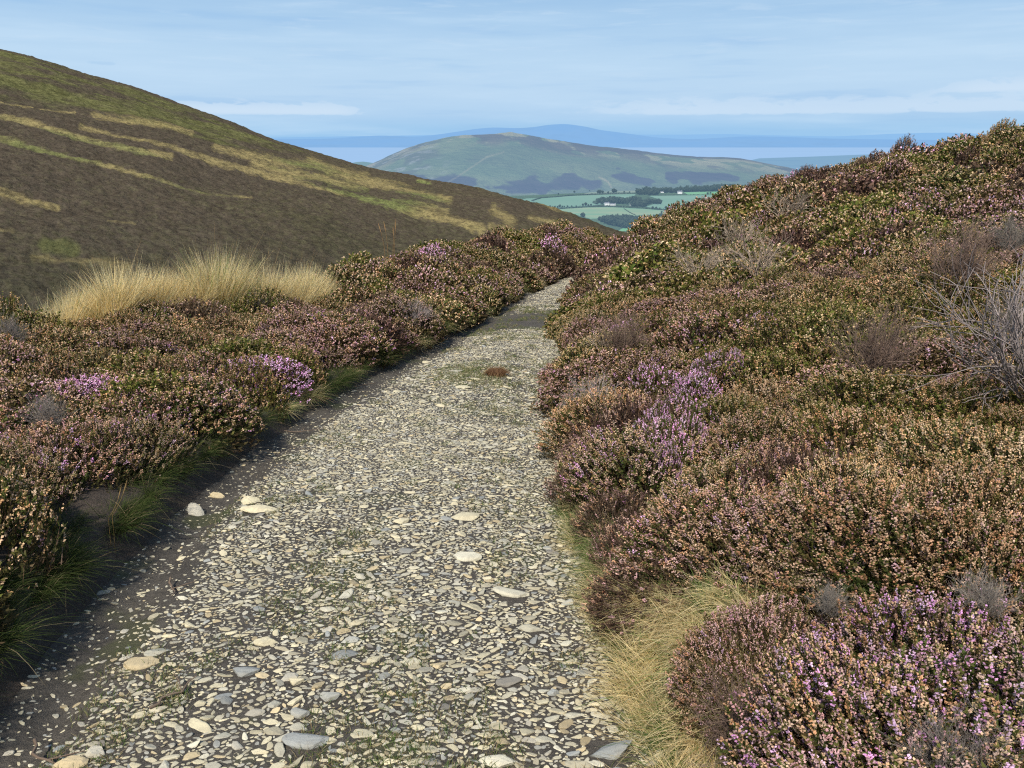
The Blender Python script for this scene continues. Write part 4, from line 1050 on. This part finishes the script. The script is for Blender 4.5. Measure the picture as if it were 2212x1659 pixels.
def hill_col(V, t):
    px, py = pix(V); n1 = fbm(V[:, 0] * 0.06, V[:, 1] * 0.06, 91, 4); n2 = fbm(V[:, 0] * 0.7, V[:, 1] * 0.7, 92, 3); n3 = fbm(V[:, 0] * 0.012, V[:, 1] * 0.012, 93, 3)
    nh = fbm(V[:, 0] * 1.3, V[:, 1] * 1.3, 95, 2)
    brown = np.array([0.096, 0.077, 0.055])[None] * (0.55 + 0.55 * n2 + 0.55 * nh)[:, None]
    olive = np.array([0.108, 0.100, 0.052])[None] * (0.6 + 0.8 * n2)[:, None]
    c = brown + (olive - brown) * (sstep(0.40, 0.70, 0.35 * n3 + 0.25 * n1 + 0.55 * nh * 0.8) * 0.75)[:, None]
    low = sstep(430, 640, py)[:, None]; c = c * (1 - 0.30 * low) + np.array([0.045, 0.052, 0.038]) * 0.25 * low
    lime = np.array([0.140, 0.138, 0.056])[None] * (0.35 + 1.3 * n2)[:, None]
    upper = np.interp(px, GREENPOLY[:, 0], GREENPOLY[:, 1]) - py
    gm = sstep(-6, 6, upper + 26 * (n1 - 0.5)) * sstep(0.40, 0.68, n1 * 0.6 + 0.5 * fbm(V[:, 0] * 0.15, V[:, 1] * 0.15, 94))
    ry_ = np.interp(px, RIDGE[:, 0], RIDGE[:, 1]); gm = gm * sstep(2, 9, py - ry_ + 6 * (n1 - .5))
    c = c + (lime - c) * gm[:, None]
    strw = np.array([0.40, 0.32, 0.135])[None] * (0.65 + 0.75 * n2)[:, None]
    sm = np.zeros(len(V))
    for poly, hw, st in STRIPES:
        bb = np.array(poly)
        sel = (px > bb[:, 0].min() - 25) & (px < bb[:, 0].max() + 25) & (py > bb[:, 1].min() - 25) & (py < bb[:, 1].max() + 25)
        if not sel.any(): continue
        d = seg_dist(px[sel], py[sel], poly)
        e = d + hw * 2.2 * (n2[sel] - 0.5) + hw * 2.0 * (n1[sel] - 0.5) 
        sm[sel] = np.maximum(sm[sel], 0.68 * st * sstep(hw * 1.5, hw * 0.4, e) * (0.45 + 0.55 * sstep(0.30, 0.5, n2[sel] * 0.6 + nh[sel] * 0.4)))
    gg = fbm(V[:, 0] * 0.03, V[:, 1] * 0.03, 96)
    strw = strw * (1 - 0.45 * sstep(0.5, 0.75, gg)[:, None] * np.array([0.9, 0.35, 0.8]))
    c = c + (strw - c) * sm[:, None]
    d = seg_dist(px, py, GREENBLOB); gb = sstep(22, 8, d + 14 * (n1 - 0.5))
    c = c + (np.array([0.15, 0.17, 0.05]) - c) * (0.45 * gb)[:, None]
    return c
M_HILL = hill_mat('moor_hill', 0.6, None, 1.8)
ruled_hill('left_hill', rid, bas, 560, 24, 420, 6, (1.6, 0.42), 0.045, hill_col, M_HILL, 110).__setitem__('label', 'steep brown moorland hill with straw coloured grass stripes on the left')

# ------------------------------------------------------------------ valley floor, fields, sea and far land
HAZE = g((150, 196, 238))  # airlight tint that the distant materials emit themselves
def sheet(name, xr_, yr_, zf, mat, colfn, label):
    X, Y = np.meshgrid(xr_, yr_); Z = zf(X, Y); V = np.stack([X, Y, Z], -1).reshape(-1, 3); r, c = X.shape
    i = np.arange(r * c).reshape(r, c); Q = np.stack([i[:-1, :-1], i[:-1, 1:], i[1:, 1:], i[1:, :-1]], -1).reshape(-1, 4)
    return tag(obj(name, raw_mesh(name, V, np.zeros((0, 3), int), Q, colfn(V), mat)), label, kind='structure')
VY = [40, 60, 150, 700, 1500, 4200, 6500, 9000, 12000]; VZ = [-30, -44, -52, -140, -228, -230, -285, -330, -350]
def vz(y): return np.interp(y, VY, VZ) + CAM_Z
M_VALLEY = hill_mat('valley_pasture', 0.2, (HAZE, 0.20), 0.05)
def vcol(V):
    n = fbm(V[:, 0] * 0.004, V[:, 1] * 0.004, 101, 4)[:, None]
    return np.array([0.10, 0.155, 0.075]) * (0.75 + 0.5 * n)
yy = np.concatenate([np.linspace(40, 1500, 60), np.linspace(1550, 12000, 160)])
sheet('valley', np.linspace(-7000, 9000, 160), yy, lambda X, Y: vz(Y), M_VALLEY, vcol, 'hazy green valley floor beyond the moor')

def floor_pt(px, py, lift=0.0):
    r = bearing(px, py); y = np.arange(1500, 11000, 2.0); z = CAM_Z + r[2] / r[1] * y
    k = int(np.argmax(z < vz(y) + lift)); return np.array([r[0] / r[1] * y[k], y[k], vz(y[k]) + lift])
def B(x, y): return (1850 + x * 700 / 2212) * 0.6064, (620 + y * 700 / 2212) * 0.6064
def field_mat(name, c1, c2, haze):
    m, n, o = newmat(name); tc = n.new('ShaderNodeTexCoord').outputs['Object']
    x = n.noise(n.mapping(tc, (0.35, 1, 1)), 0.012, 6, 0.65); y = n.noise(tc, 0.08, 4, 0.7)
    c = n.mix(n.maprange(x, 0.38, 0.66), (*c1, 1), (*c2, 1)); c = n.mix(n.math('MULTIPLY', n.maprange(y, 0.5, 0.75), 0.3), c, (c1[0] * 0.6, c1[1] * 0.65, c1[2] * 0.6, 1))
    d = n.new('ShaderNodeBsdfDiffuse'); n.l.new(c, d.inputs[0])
    e = n.new('ShaderNodeEmission'); e.inputs[0].default_value = (*HAZE, 1); mx = n.new('ShaderNodeMixShader'); mx.inputs[0].default_value = haze  # haze put into the field surface as constant emission
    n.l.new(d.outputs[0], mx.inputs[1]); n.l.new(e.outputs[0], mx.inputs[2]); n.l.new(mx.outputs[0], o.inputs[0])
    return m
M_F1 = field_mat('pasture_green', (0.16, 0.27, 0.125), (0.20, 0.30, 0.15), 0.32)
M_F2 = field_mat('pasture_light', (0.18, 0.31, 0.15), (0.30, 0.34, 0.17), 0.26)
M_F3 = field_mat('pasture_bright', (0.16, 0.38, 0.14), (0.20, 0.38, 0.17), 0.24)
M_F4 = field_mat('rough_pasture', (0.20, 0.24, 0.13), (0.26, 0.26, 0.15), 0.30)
def field(pts, mat, lab):
    P = np.array([floor_pt(*B(*p), 1.0) for p in pts]); c = P.mean(0); V = np.vstack([[c], P]) ; n = len(P)
    T = np.array([(0, 1 + i, 1 + (i + 1) % n) for i in range(n)])
    if np.cross(V[T[0, 1]] - V[T[0, 0]], V[T[0, 2]] - V[T[0, 0]])[2] < 0: T = T[:, ::-1]
    o = obj('field', raw_mesh('field', V, T, np.zeros((0, 4), int), np.ones((len(V), 3)), mat)); tag(o, lab, kind='structure')
field([(80, 275), (240, 270), (150, 320), (-100, 330)], M_F1, 'corner of a green field by the brown hill')
field([(250, 273), (600, 245), (1000, 232), (1310, 225), (1290, 250), (1000, 330), (760, 365), (400, 390), (150, 310)], M_F1, 'broad green field left of the wooded farm')
field([(1450, 245), (2300, 235), (2300, 420), (1700, 410), (1420, 370), (1620, 300)], M_F1, 'green field right of the wooded farm')
field([(380, 400), (760, 376), (1000, 372), (1380, 390), (1660, 412), (1650, 470), (1300, 490), (800, 505), (640, 460)], M_F2, 'pale worn field below the wooded farm')
field([(1310, 545), (1500, 555), (1500, 590), (1400, 596), (1350, 575)], M_F3, 'small bright green field in the gap between woods')
field([(1180, 603), (1420, 600), (1420, 645), (1100, 645)], M_F3, 'sliver of bright green field at the bottom of the gap')
field([(1850, 205), (2400, 195), (2400, 232), (1900, 235)], M_F3, 'thin bright field below the far right wood')
field([(1000, 140), (1400, 130), (1350, 175), (1300, 215), (850, 225), (700, 228), (900, 180)], M_F4, 'rough pale pasture at the foot of the far hill')

# hedges, trees, woods, farmhouses
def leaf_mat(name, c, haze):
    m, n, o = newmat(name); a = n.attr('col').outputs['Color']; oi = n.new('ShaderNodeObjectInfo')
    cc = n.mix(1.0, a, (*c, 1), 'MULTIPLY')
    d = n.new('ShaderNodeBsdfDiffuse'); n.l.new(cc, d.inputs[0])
    e = n.new('ShaderNodeEmission'); e.inputs[0].default_value = (*HAZE, 1); mx = n.new('ShaderNodeMixShader'); mx.inputs[0].default_value = haze  # airlight imitated by a fixed glow of the surface
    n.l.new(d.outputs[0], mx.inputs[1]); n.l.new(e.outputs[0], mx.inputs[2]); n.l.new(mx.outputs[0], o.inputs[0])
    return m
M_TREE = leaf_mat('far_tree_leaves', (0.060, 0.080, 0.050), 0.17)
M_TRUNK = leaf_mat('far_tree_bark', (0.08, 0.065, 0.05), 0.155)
def crown(A, c, rx, rz, r, n=90):
    d = unit(r.normal(size=(n, 3))); rad = r.uniform(0.45, 1.0, n) ** 0.6
    lob = unit(r.normal(size=(5, 3))); bump = 1 + 0.35 * (np.exp(-(1 - d @ lob.T) / 0.25)).max(1) - 0.15
    p = c + d * np.array([rx, rx, rz]) * (rad * bump)[:, None]
    s = rx * r.uniform(0.16, 0.34, n)
    u = unit(r.normal(size=(n, 3))); a, b = frame(u)
    V = np.stack([p + a * s[:, None], p - a * s[:, None] * 0.6 + b * s[:, None], p - a * s[:, None] * 0.6 - b * s[:, None], p + u * s[:, None] * 0.8], 1)
    T = np.array([[0, 1, 2], [0, 1, 3], [1, 2, 3], [2, 0, 3]])[None] + (np.arange(n) * 4)[:, None, None]
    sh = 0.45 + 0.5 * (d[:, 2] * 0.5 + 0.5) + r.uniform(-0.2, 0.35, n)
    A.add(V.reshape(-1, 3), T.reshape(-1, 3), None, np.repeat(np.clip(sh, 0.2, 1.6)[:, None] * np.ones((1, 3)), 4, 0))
rw = np.random.default_rng(404)
TREEM = []
for i in range(5):
    A = Acc(); hgt = 11; crown(A, np.array([0, 0, hgt * 0.62]), 4.6 + rw.random(), 4.6, rw, 150); cr = A.mesh('crown', M_TREE, False)
    A = Acc(); tube(A, [(0, 0, -1), (0.1, 0, 2), (0, 0.1, 4), (0.2, 0, 6.5)], [0.55, 0.42, 0.34, 0.15], (1, 1, 1), 6)
    for k in range(4):
        e = np.array([rw.normal() * 2, rw.normal() * 2, 7 + rw.random() * 2]); tube(A, [(0, 0, 3.6), e * 0.5 + [0, 0, 2], e], [0.24, 0.16, 0.07], (1, 1, 1), 4)
    TREEM.append((cr, A.mesh('trunk', M_TRUNK)))
def tree(px, py, s, label, group):
    p = floor_pt(px, py); e = link(bpy.data.objects.new('tree', None)); e.location = p; e.scale = (s, s, s); e.rotation_euler = (0, 0, rw.random() * 6)
    c, t = TREEM[int(rw.integers(0, 5))]; obj('crown', c, e); obj('trunk', t, e); tag(e, label, 'tree', group)
for (x, y, s) in [(345, 380, .7), (372, 385, .6), (400, 383, .7), (430, 382, .6), (455, 378, .9), (482, 378, .6), (505, 376, .5), (540, 375, .6), (590, 372, .5), (640, 370, .45), (715, 362, .8), (745, 360, 1.1), (775, 362, .6), (805, 360, .7)]:
    tree(*B(x, y), s, 'small round tree in the hedge between the two middle fields', 'trees in the middle field hedge')
for (x, y, s) in [(885, 222, 1.3), (905, 225, 1.6), (935, 222, 1.2), (1000, 222, .9), (1060, 215, 1.7), (1085, 215, 1.4), (1180, 215, .8), (1240, 215, .7), (1210, 180, .6), (760, 190, .7), (790, 205, .7), (480, 210, .7), (560, 200, .8), (620, 215, .9), (440, 235, .7)]:
    tree(*B(x, y), s, 'small tree standing at the foot of the far hill', 'trees at the foot of the far hill')
for (x, y, s) in [(1650, 395, .9), (1690, 398, .8), (1720, 395, 1.0), (1640, 425, .8), (1680, 430, .7), (1500, 395, .8), (1540, 395, .7), (1580, 400, .6), (2120, 232, .9), (2150, 225, .8), (1600, 445, .7)]:
    tree(*B(x, y), s, 'small tree in the hedges on the right of the valley fields', 'trees in the right hand hedges')
tree(*B(715, 500), 1.5, 'lone rounded tree just above the brown hillside skyline', None)
tree(*B(1345, 590), .7, 'little tree at the edge of the bright green gap field', None)
def wood(poly, n, s0, s1, label):
    A = Acc(); P = np.array(poly, float); k = 0
    pts = []
    while len(pts) < n:
        x = rw.uniform(P[:, 0].min(), P[:, 0].max()); y = rw.uniform(P[:, 1].min(), P[:, 1].max())
        ins = False; j = len(P) - 1
        for i in range(len(P)):
            if (P[i, 1] > y) != (P[j, 1] > y) and x < (P[j, 0] - P[i, 0]) * (y - P[i, 1]) / (P[j, 1] - P[i, 1]) + P[i, 0]: ins = not ins
            j = i
        if ins: pts.append((x, y))
    base = floor_pt(*B(*pts[0]))
    for (x, y) in pts:
        p = floor_pt(*B(x, y)) - base; s = rw.uniform(s0, s1); crown(A, p + np.array([0, 0, 6 * s]), 5.0 * s, 5.6 * s, rw, 60)
    o = obj('wood', A.mesh('wood', M_TREE, False)); o.location = base; tag(o, label, 'wood', None, 'stuff')
wood([(820, 345), (900, 300), (1000, 290), (1300, 300), (1590, 320), (1590, 345), (1430, 345), (1410, 378), (1280, 372), (1250, 345), (1000, 330), (950, 350)], 210, 0.9, 1.7, 'dark wood around the white farm in the valley fields')
wood([(1310, 240), (1310, 210), (1400, 190), (1580, 190), (1800, 195), (2300, 180), (2300, 195), (1850, 205), (1780, 215), (1560, 215), (1550, 240)], 260, 0.9, 1.9, 'dark strip of wood along the right foot of the far hill')
wood([(1800, 180), (2300, 160), (2500, 150), (2500, 185), (1800, 195)], 160, 1.0, 2.0, 'wood climbing the right end of the far hill')
wood([(880, 520), (1000, 510), (1180, 505), (1310, 500), (1300, 560), (1310, 600), (1200, 625), (1060, 590), (960, 560)], 230, 0.8, 1.5, 'dark wood below the pale field in the valley gap')
wood([(1310, 520), (1500, 510), (1620, 490), (1640, 530), (1500, 560), (1490, 545), (1310, 535)], 110, 0.7, 1.4, 'wood to the right of the bright gap field')
def hedge(pts, label, hgt=3.0, wid=3.0):
    P = np.array([floor_pt(*B(*p), 0.5) for p in pts]); A = Acc(); base = P[0].copy()
    L = np.concatenate([[0], np.cumsum(np.linalg.norm(np.diff(P, axis=0), axis=1))]); s = np.arange(0, L[-1], 3.5)
    for v in s:
        p = np.array([np.interp(v, L, P[:, i]) for i in range(3)]) - base
        crown(A, p + np.array([0, 0, hgt * 0.45]), wid * rw.uniform(0.8, 1.3), hgt * rw.uniform(0.6, 1.1), rw, 14)
    o = obj('hedge', A.mesh('hedge', M_TREE, False)); o.location = base; tag(o, label, 'hedge')
hedge([(240, 273), (420, 262), (600, 243), (860, 230), (1020, 222), (1310, 218)], 'dark hedge along the top of the broad green field', 4.5, 4)
hedge([(140, 308), (190, 290), (240, 273)], 'short hedge slanting up between two fields by the brown hill', 4, 3.5)
hedge([(380, 396), (560, 384), (760, 371), (960, 366), (1150, 372), (1400, 388), (1640, 408)], 'dark hedge between the farm and the pale worn field', 4.5, 4)
hedge([(1450, 248), (1620, 240), (1860, 238), (2300, 228)], 'dark hedge above the right hand green field', 3, 3)
hedge([(1400, 600), (1480, 596), (1560, 580)], 'hedge under the small bright gap field', 3, 3)
hedge([(1180, 395), (1210, 415), (1250, 440), (1310, 468)], 'broken dark line of scrub crossing the pale worn field', 2.0, 2.0)
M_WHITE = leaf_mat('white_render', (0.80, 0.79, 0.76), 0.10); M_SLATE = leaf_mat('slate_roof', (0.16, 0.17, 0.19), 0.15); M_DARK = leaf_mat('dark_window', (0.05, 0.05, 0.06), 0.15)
def house(px, py, w_, d_, h_, rz, label):
    p = floor_pt(px, py, 0); e = link(bpy.data.objects.new('farmhouse', None)); e.location = p; e.rotation_euler = (0, 0, rz)
    A = Acc(); w2, d2 = w_ / 2, d_ / 2; rh = h_ + d_ * 0.38
    V = [(-w2, -d2, -1), (w2, -d2, -1), (w2, d2, -1), (-w2, d2, -1), (-w2, -d2, h_), (w2, -d2, h_), (w2, d2, h_), (-w2, d2, h_), (-w2, 0, rh), (w2, 0, rh)]
    A.add(V, [(4, 8, 7), (5, 6, 9)], [(0, 1, 5, 4), (1, 2, 6, 5), (2, 3, 7, 6), (3, 0, 4, 7)], (1, 1, 1)); obj('wall', A.mesh('wall', M_WHITE, False), e)
    A = Acc(); q = 0.5
    A.add([(-w2 - q, -d2 - q, h_ - .2), (w2 + q, -d2 - q, h_ - .2), (w2 + q, 0, rh + .3), (-w2 - q, 0, rh + .3), (-w2 - q, d2 + q, h_ - .2), (w2 + q, d2 + q, h_ - .2)], None, [(0, 1, 2, 3), (3, 2, 5, 4)], (1, 1, 1))
    rf = obj('roof', A.mesh('roof', M_SLATE, False), e)
    A = Acc(); A.add([(w2 - 1.6 + a, -.5 + b, rh - .5 + c) for c in (0, 2) for b in (0, 1) for a in (0, 1)], None, [(0, 1, 5, 4), (1, 3, 7, 5), (3, 2, 6, 7), (2, 0, 4, 6), (4, 5, 7, 6)], (1, 1, 1)); obj('chimney', A.mesh('chimney', M_WHITE, False), rf)
    for k in range(3):
        x = -w2 + w_ * (k + .5) / 3; A = Acc(); A.add([(x - .6, -d2 - .04, h_ * .5), (x + .6, -d2 - .04, h_ * .5), (x + .6, -d2 - .04, h_ * .8), (x - .6, -d2 - .04, h_ * .8)], None, [(0, 1, 2, 3)], (1, 1, 1)); obj('window', A.mesh('window', M_DARK, False), e)
    tag(e, label, 'house')
house(*B(985, 353), 17, 9, 8, 0.15, 'white farmhouse at the front of the valley wood, the larger of two there')
house(*B(1050, 353), 20, 7, 4.5, -0.1, 'low long white farm building right of the farmhouse at the valley wood')
house(*B(1265, 352), 15, 6, 3.0, 0, 'small low shed at the middle of the front of the valley wood')
house(*B(1805, 222), 19, 11, 9, 0.1, 'bright white house below the far right wood')
house(*B(1610, 212), 15, 7, 5, 0.3, 'little white cottage left of the bright white house at the far wood')

# far hill
FR = np.array([(700, 420), (740, 385), (782, 362), (820, 345), (850, 331), (885, 317), (920, 306), (955, 298), (1000, 292), (1050, 290), (1100, 286), (1135, 291), (1180, 300), (1240, 309), (1300, 317), (1400, 328), (1500, 338), (1600, 344), (1650, 352), (1700, 359), (1780, 376), (1880, 400), (2000, 420)], float)
fx = np.linspace(700, 2000, 560)
frid = at_dist(fx, np.interp(fx, FR[:, 0], FR[:, 1]), np.interp(fx, [700, 1100, 2000], [4700, 4900, 5200]))
fb = np.array([floor_pt(x, y, -6) for x, y in zip(fx, np.interp(fx, [700, 1000, 1150, 1300, 1500, 1700, 2000], [432, 430, 425, 419, 412, 408, 420]))])
DARKP = [([A2([(950, 405), (1120, 412), (1280, 400)])], 9), ([A2([(1640, 365), (1760, 358), (1880, 362)])], 6), ([A2([(1420, 360), (1500, 362)])], 6), ([A2([(500, 395), (720, 375), (860, 385)])], 14), ([A2([(930, 410), (1100, 400), (1260, 385), (1350, 390)])], 13), ([A2([(1430, 370), (1480, 375), (1560, 385)])], 10), ([A2([(1740, 370), (1850, 370), (1900, 375)])], 9), ([A2([(1640, 375), (1660, 385)])], 7), ([A2([(1000, 425), (1150, 430)])], 7), ([A2([(1230, 400), (1400, 375)])], 6)]
def far_col(V, t):
    px, py = pix(V); X, Y = V[:, 0], V[:, 1]
    n1 = fbm(X * 0.003, Y * 0.0020, 111, 5); n2 = fbm(X * 0.011, Y * 0.006, 112, 4); n3 = fbm(X * 0.0012, Y * 0.0012, 113, 3)
    c = np.array([0.135, 0.170, 0.082])[None] * (0.70 + 0.6 * n1)[:, None]
    tan = np.array([0.36, 0.31, 0.18]); br = np.array([0.090, 0.060, 0.050]); pur = np.array([0.066, 0.046, 0.060])
    ry_ = np.interp(px, FR[:, 0], FR[:, 1]); dep = py - ry_
    m = sstep(0.46, 0.60, n1) * 0.6; c = c + (np.array([0.19, 0.21, 0.10]) - c) * m[:, None]
    west = sstep(1080, 860, px)
    m = sstep(0.44, 0.56, fbm(X * 0.006 + 9, Y * 0.004, 117)) * (0.25 + 0.6 * west); c = c + (np.array([0.105, 0.098, 0.066]) - c) * m[:, None]
    m = sstep(30, 3, dep + 34 * (n1 - 0.5)) * sstep(0.42, 0.54, n2); c = c + (tan - c) * (0.75 * m)[:, None]
    m = sstep(34, 2, dep + 34 * (n1 - 0.5)) * sstep(0.52, 0.58, fbm(X * 0.007, Y * 0.003, 114)) * sstep(850, 950, px); c = c + (br - c) * (0.9 * m)[:, None]
    m = sstep(0.60, 0.68, fbm(X * 0.022 + 5, Y * 0.02, 115)) * sstep(1000, 880, px) * 0.55; c = c + (np.array([0.34, 0.33, 0.31]) - c) * m[:, None]
    dl = np.interp(px, [1200, 1300, 1500, 1700], [8, 8, 5, 4]); m = sstep(dl + 1.5, dl - 2, dep) * sstep(1190, 1260, px) * 0.75; c = c + (br - c) * m[:, None]
    for (polys, hw) in DARKP:
        d = seg_dist(px, py, polys[0]); mm = sstep(hw * 1.1, hw * 0.6, d + hw * 3.2 * (n2 - 0.5) + hw * 2.0 * (n1 - .5)); c = c + (pur - c) * (0.9 * mm)[:, None]
    d = seg_dist(px, py, A2([(770, 385), (850, 335), (920, 290), (990, 270)])); c = c + (tan - c) * (sstep(2.6, 0.8, d) * (0.1 + 0.5 * n2))[:, None]
    d = seg_dist(px, py, A2([(1365, 368), (1400, 385), (1412, 405)])); c = c + (tan - c) * (sstep(2.2, 0.8, d) * 0.8)[:, None]
    return c
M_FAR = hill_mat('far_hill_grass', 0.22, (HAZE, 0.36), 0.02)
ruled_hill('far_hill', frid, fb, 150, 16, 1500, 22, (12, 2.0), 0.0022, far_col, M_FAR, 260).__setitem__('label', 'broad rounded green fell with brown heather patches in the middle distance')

def glow_mat(name, col, alb, frac, rough=None, bands=None):  # distance haze painted as self-emission; frac is its share
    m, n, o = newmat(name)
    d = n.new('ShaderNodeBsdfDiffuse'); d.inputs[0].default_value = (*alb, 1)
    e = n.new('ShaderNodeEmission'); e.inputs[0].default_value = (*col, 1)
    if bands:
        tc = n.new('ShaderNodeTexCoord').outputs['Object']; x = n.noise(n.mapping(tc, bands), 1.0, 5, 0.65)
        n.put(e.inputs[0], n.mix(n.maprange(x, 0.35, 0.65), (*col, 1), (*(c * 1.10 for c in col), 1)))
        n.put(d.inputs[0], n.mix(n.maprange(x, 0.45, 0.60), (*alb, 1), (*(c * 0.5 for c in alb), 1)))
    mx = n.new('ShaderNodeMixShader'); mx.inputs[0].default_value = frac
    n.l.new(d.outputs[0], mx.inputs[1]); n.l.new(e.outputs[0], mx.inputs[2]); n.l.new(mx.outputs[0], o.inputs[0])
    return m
SEAZ = -330 + CAM_Z
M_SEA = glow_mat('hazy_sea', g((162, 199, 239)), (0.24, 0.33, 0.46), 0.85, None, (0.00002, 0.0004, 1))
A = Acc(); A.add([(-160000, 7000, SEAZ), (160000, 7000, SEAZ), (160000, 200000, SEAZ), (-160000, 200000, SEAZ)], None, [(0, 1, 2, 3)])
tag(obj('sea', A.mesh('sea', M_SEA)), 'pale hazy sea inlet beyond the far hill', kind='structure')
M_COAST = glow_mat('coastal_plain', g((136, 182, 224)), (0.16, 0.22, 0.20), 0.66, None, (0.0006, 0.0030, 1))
pts = [(1560, 360, 0), (1640, 342, 0), (1760, 338, 0), (1860, 334, 0), (2000, 331, 0), (2600, 329, 0)]
def sea_pt(px, py, up=3.0):
    r = bearing(px, py); s = (SEAZ + up - CAM_Z) / r[2]; return CAMP + r * s
edge = np.array([sea_pt(p[0], p[1]) for p in pts]); nearE = np.array([sea_pt(p[0], 372) for p in pts])
A = Acc(); n = len(pts); A.add(np.vstack([edge, nearE]), None, [(n + i, n + i + 1, i + 1, i) for i in range(n - 1)])
tag(obj('coastal_plain', A.mesh('coastal_plain', M_COAST)), 'flat blue coastal land beyond the right end of the far hill', kind='structure')
def skyline_hill(name, prof, D, base_z, mat, label, depth=6000, jag=0.6):
    prof = np.array(prof, float); x = np.linspace(prof[0, 0], prof[-1, 0], 420); y = np.interp(x, prof[:, 0], prof[:, 1])
    y = np.convolve(np.pad(y, 6, 'edge'), np.ones(13) / 13, 'valid') + jag * (fbm(x * 0.05, x * 0, 131) - 0.5)
    R_ = at_dist(x, y, np.full(len(x), D)); Bp = R_.copy(); Bp[:, 1] -= depth; Bp[:, 0] *= (D - depth) / D; Bp[:, 2] = base_z - 5
    Bk = R_.copy(); Bk[:, 1] += depth; Bk[:, 2] = base_z - 5
    rows = []
    for t in np.linspace(0, 1, 30):
        q = Bp * (1 - t) + R_ * t; q[:, 2] += (fbm(q[:, 0] * 0.0006, q[:, 1] * 0.0006, 141) - 0.5) * 160 * math.sin(t * PI); rows.append(q)
    rows.append(Bk); V = np.concatenate(rows); r, c = len(rows), len(x); i = np.arange(r * c).reshape(r, c)
    Q = np.stack([i[:-1, :-1], i[:-1, 1:], i[1:, 1:], i[1:, :-1]], -1).reshape(-1, 4)
    tag(obj(name, raw_mesh(name, V, np.zeros((0, 3), int), Q, np.ones((len(V), 3)), mat)), label, kind='structure')
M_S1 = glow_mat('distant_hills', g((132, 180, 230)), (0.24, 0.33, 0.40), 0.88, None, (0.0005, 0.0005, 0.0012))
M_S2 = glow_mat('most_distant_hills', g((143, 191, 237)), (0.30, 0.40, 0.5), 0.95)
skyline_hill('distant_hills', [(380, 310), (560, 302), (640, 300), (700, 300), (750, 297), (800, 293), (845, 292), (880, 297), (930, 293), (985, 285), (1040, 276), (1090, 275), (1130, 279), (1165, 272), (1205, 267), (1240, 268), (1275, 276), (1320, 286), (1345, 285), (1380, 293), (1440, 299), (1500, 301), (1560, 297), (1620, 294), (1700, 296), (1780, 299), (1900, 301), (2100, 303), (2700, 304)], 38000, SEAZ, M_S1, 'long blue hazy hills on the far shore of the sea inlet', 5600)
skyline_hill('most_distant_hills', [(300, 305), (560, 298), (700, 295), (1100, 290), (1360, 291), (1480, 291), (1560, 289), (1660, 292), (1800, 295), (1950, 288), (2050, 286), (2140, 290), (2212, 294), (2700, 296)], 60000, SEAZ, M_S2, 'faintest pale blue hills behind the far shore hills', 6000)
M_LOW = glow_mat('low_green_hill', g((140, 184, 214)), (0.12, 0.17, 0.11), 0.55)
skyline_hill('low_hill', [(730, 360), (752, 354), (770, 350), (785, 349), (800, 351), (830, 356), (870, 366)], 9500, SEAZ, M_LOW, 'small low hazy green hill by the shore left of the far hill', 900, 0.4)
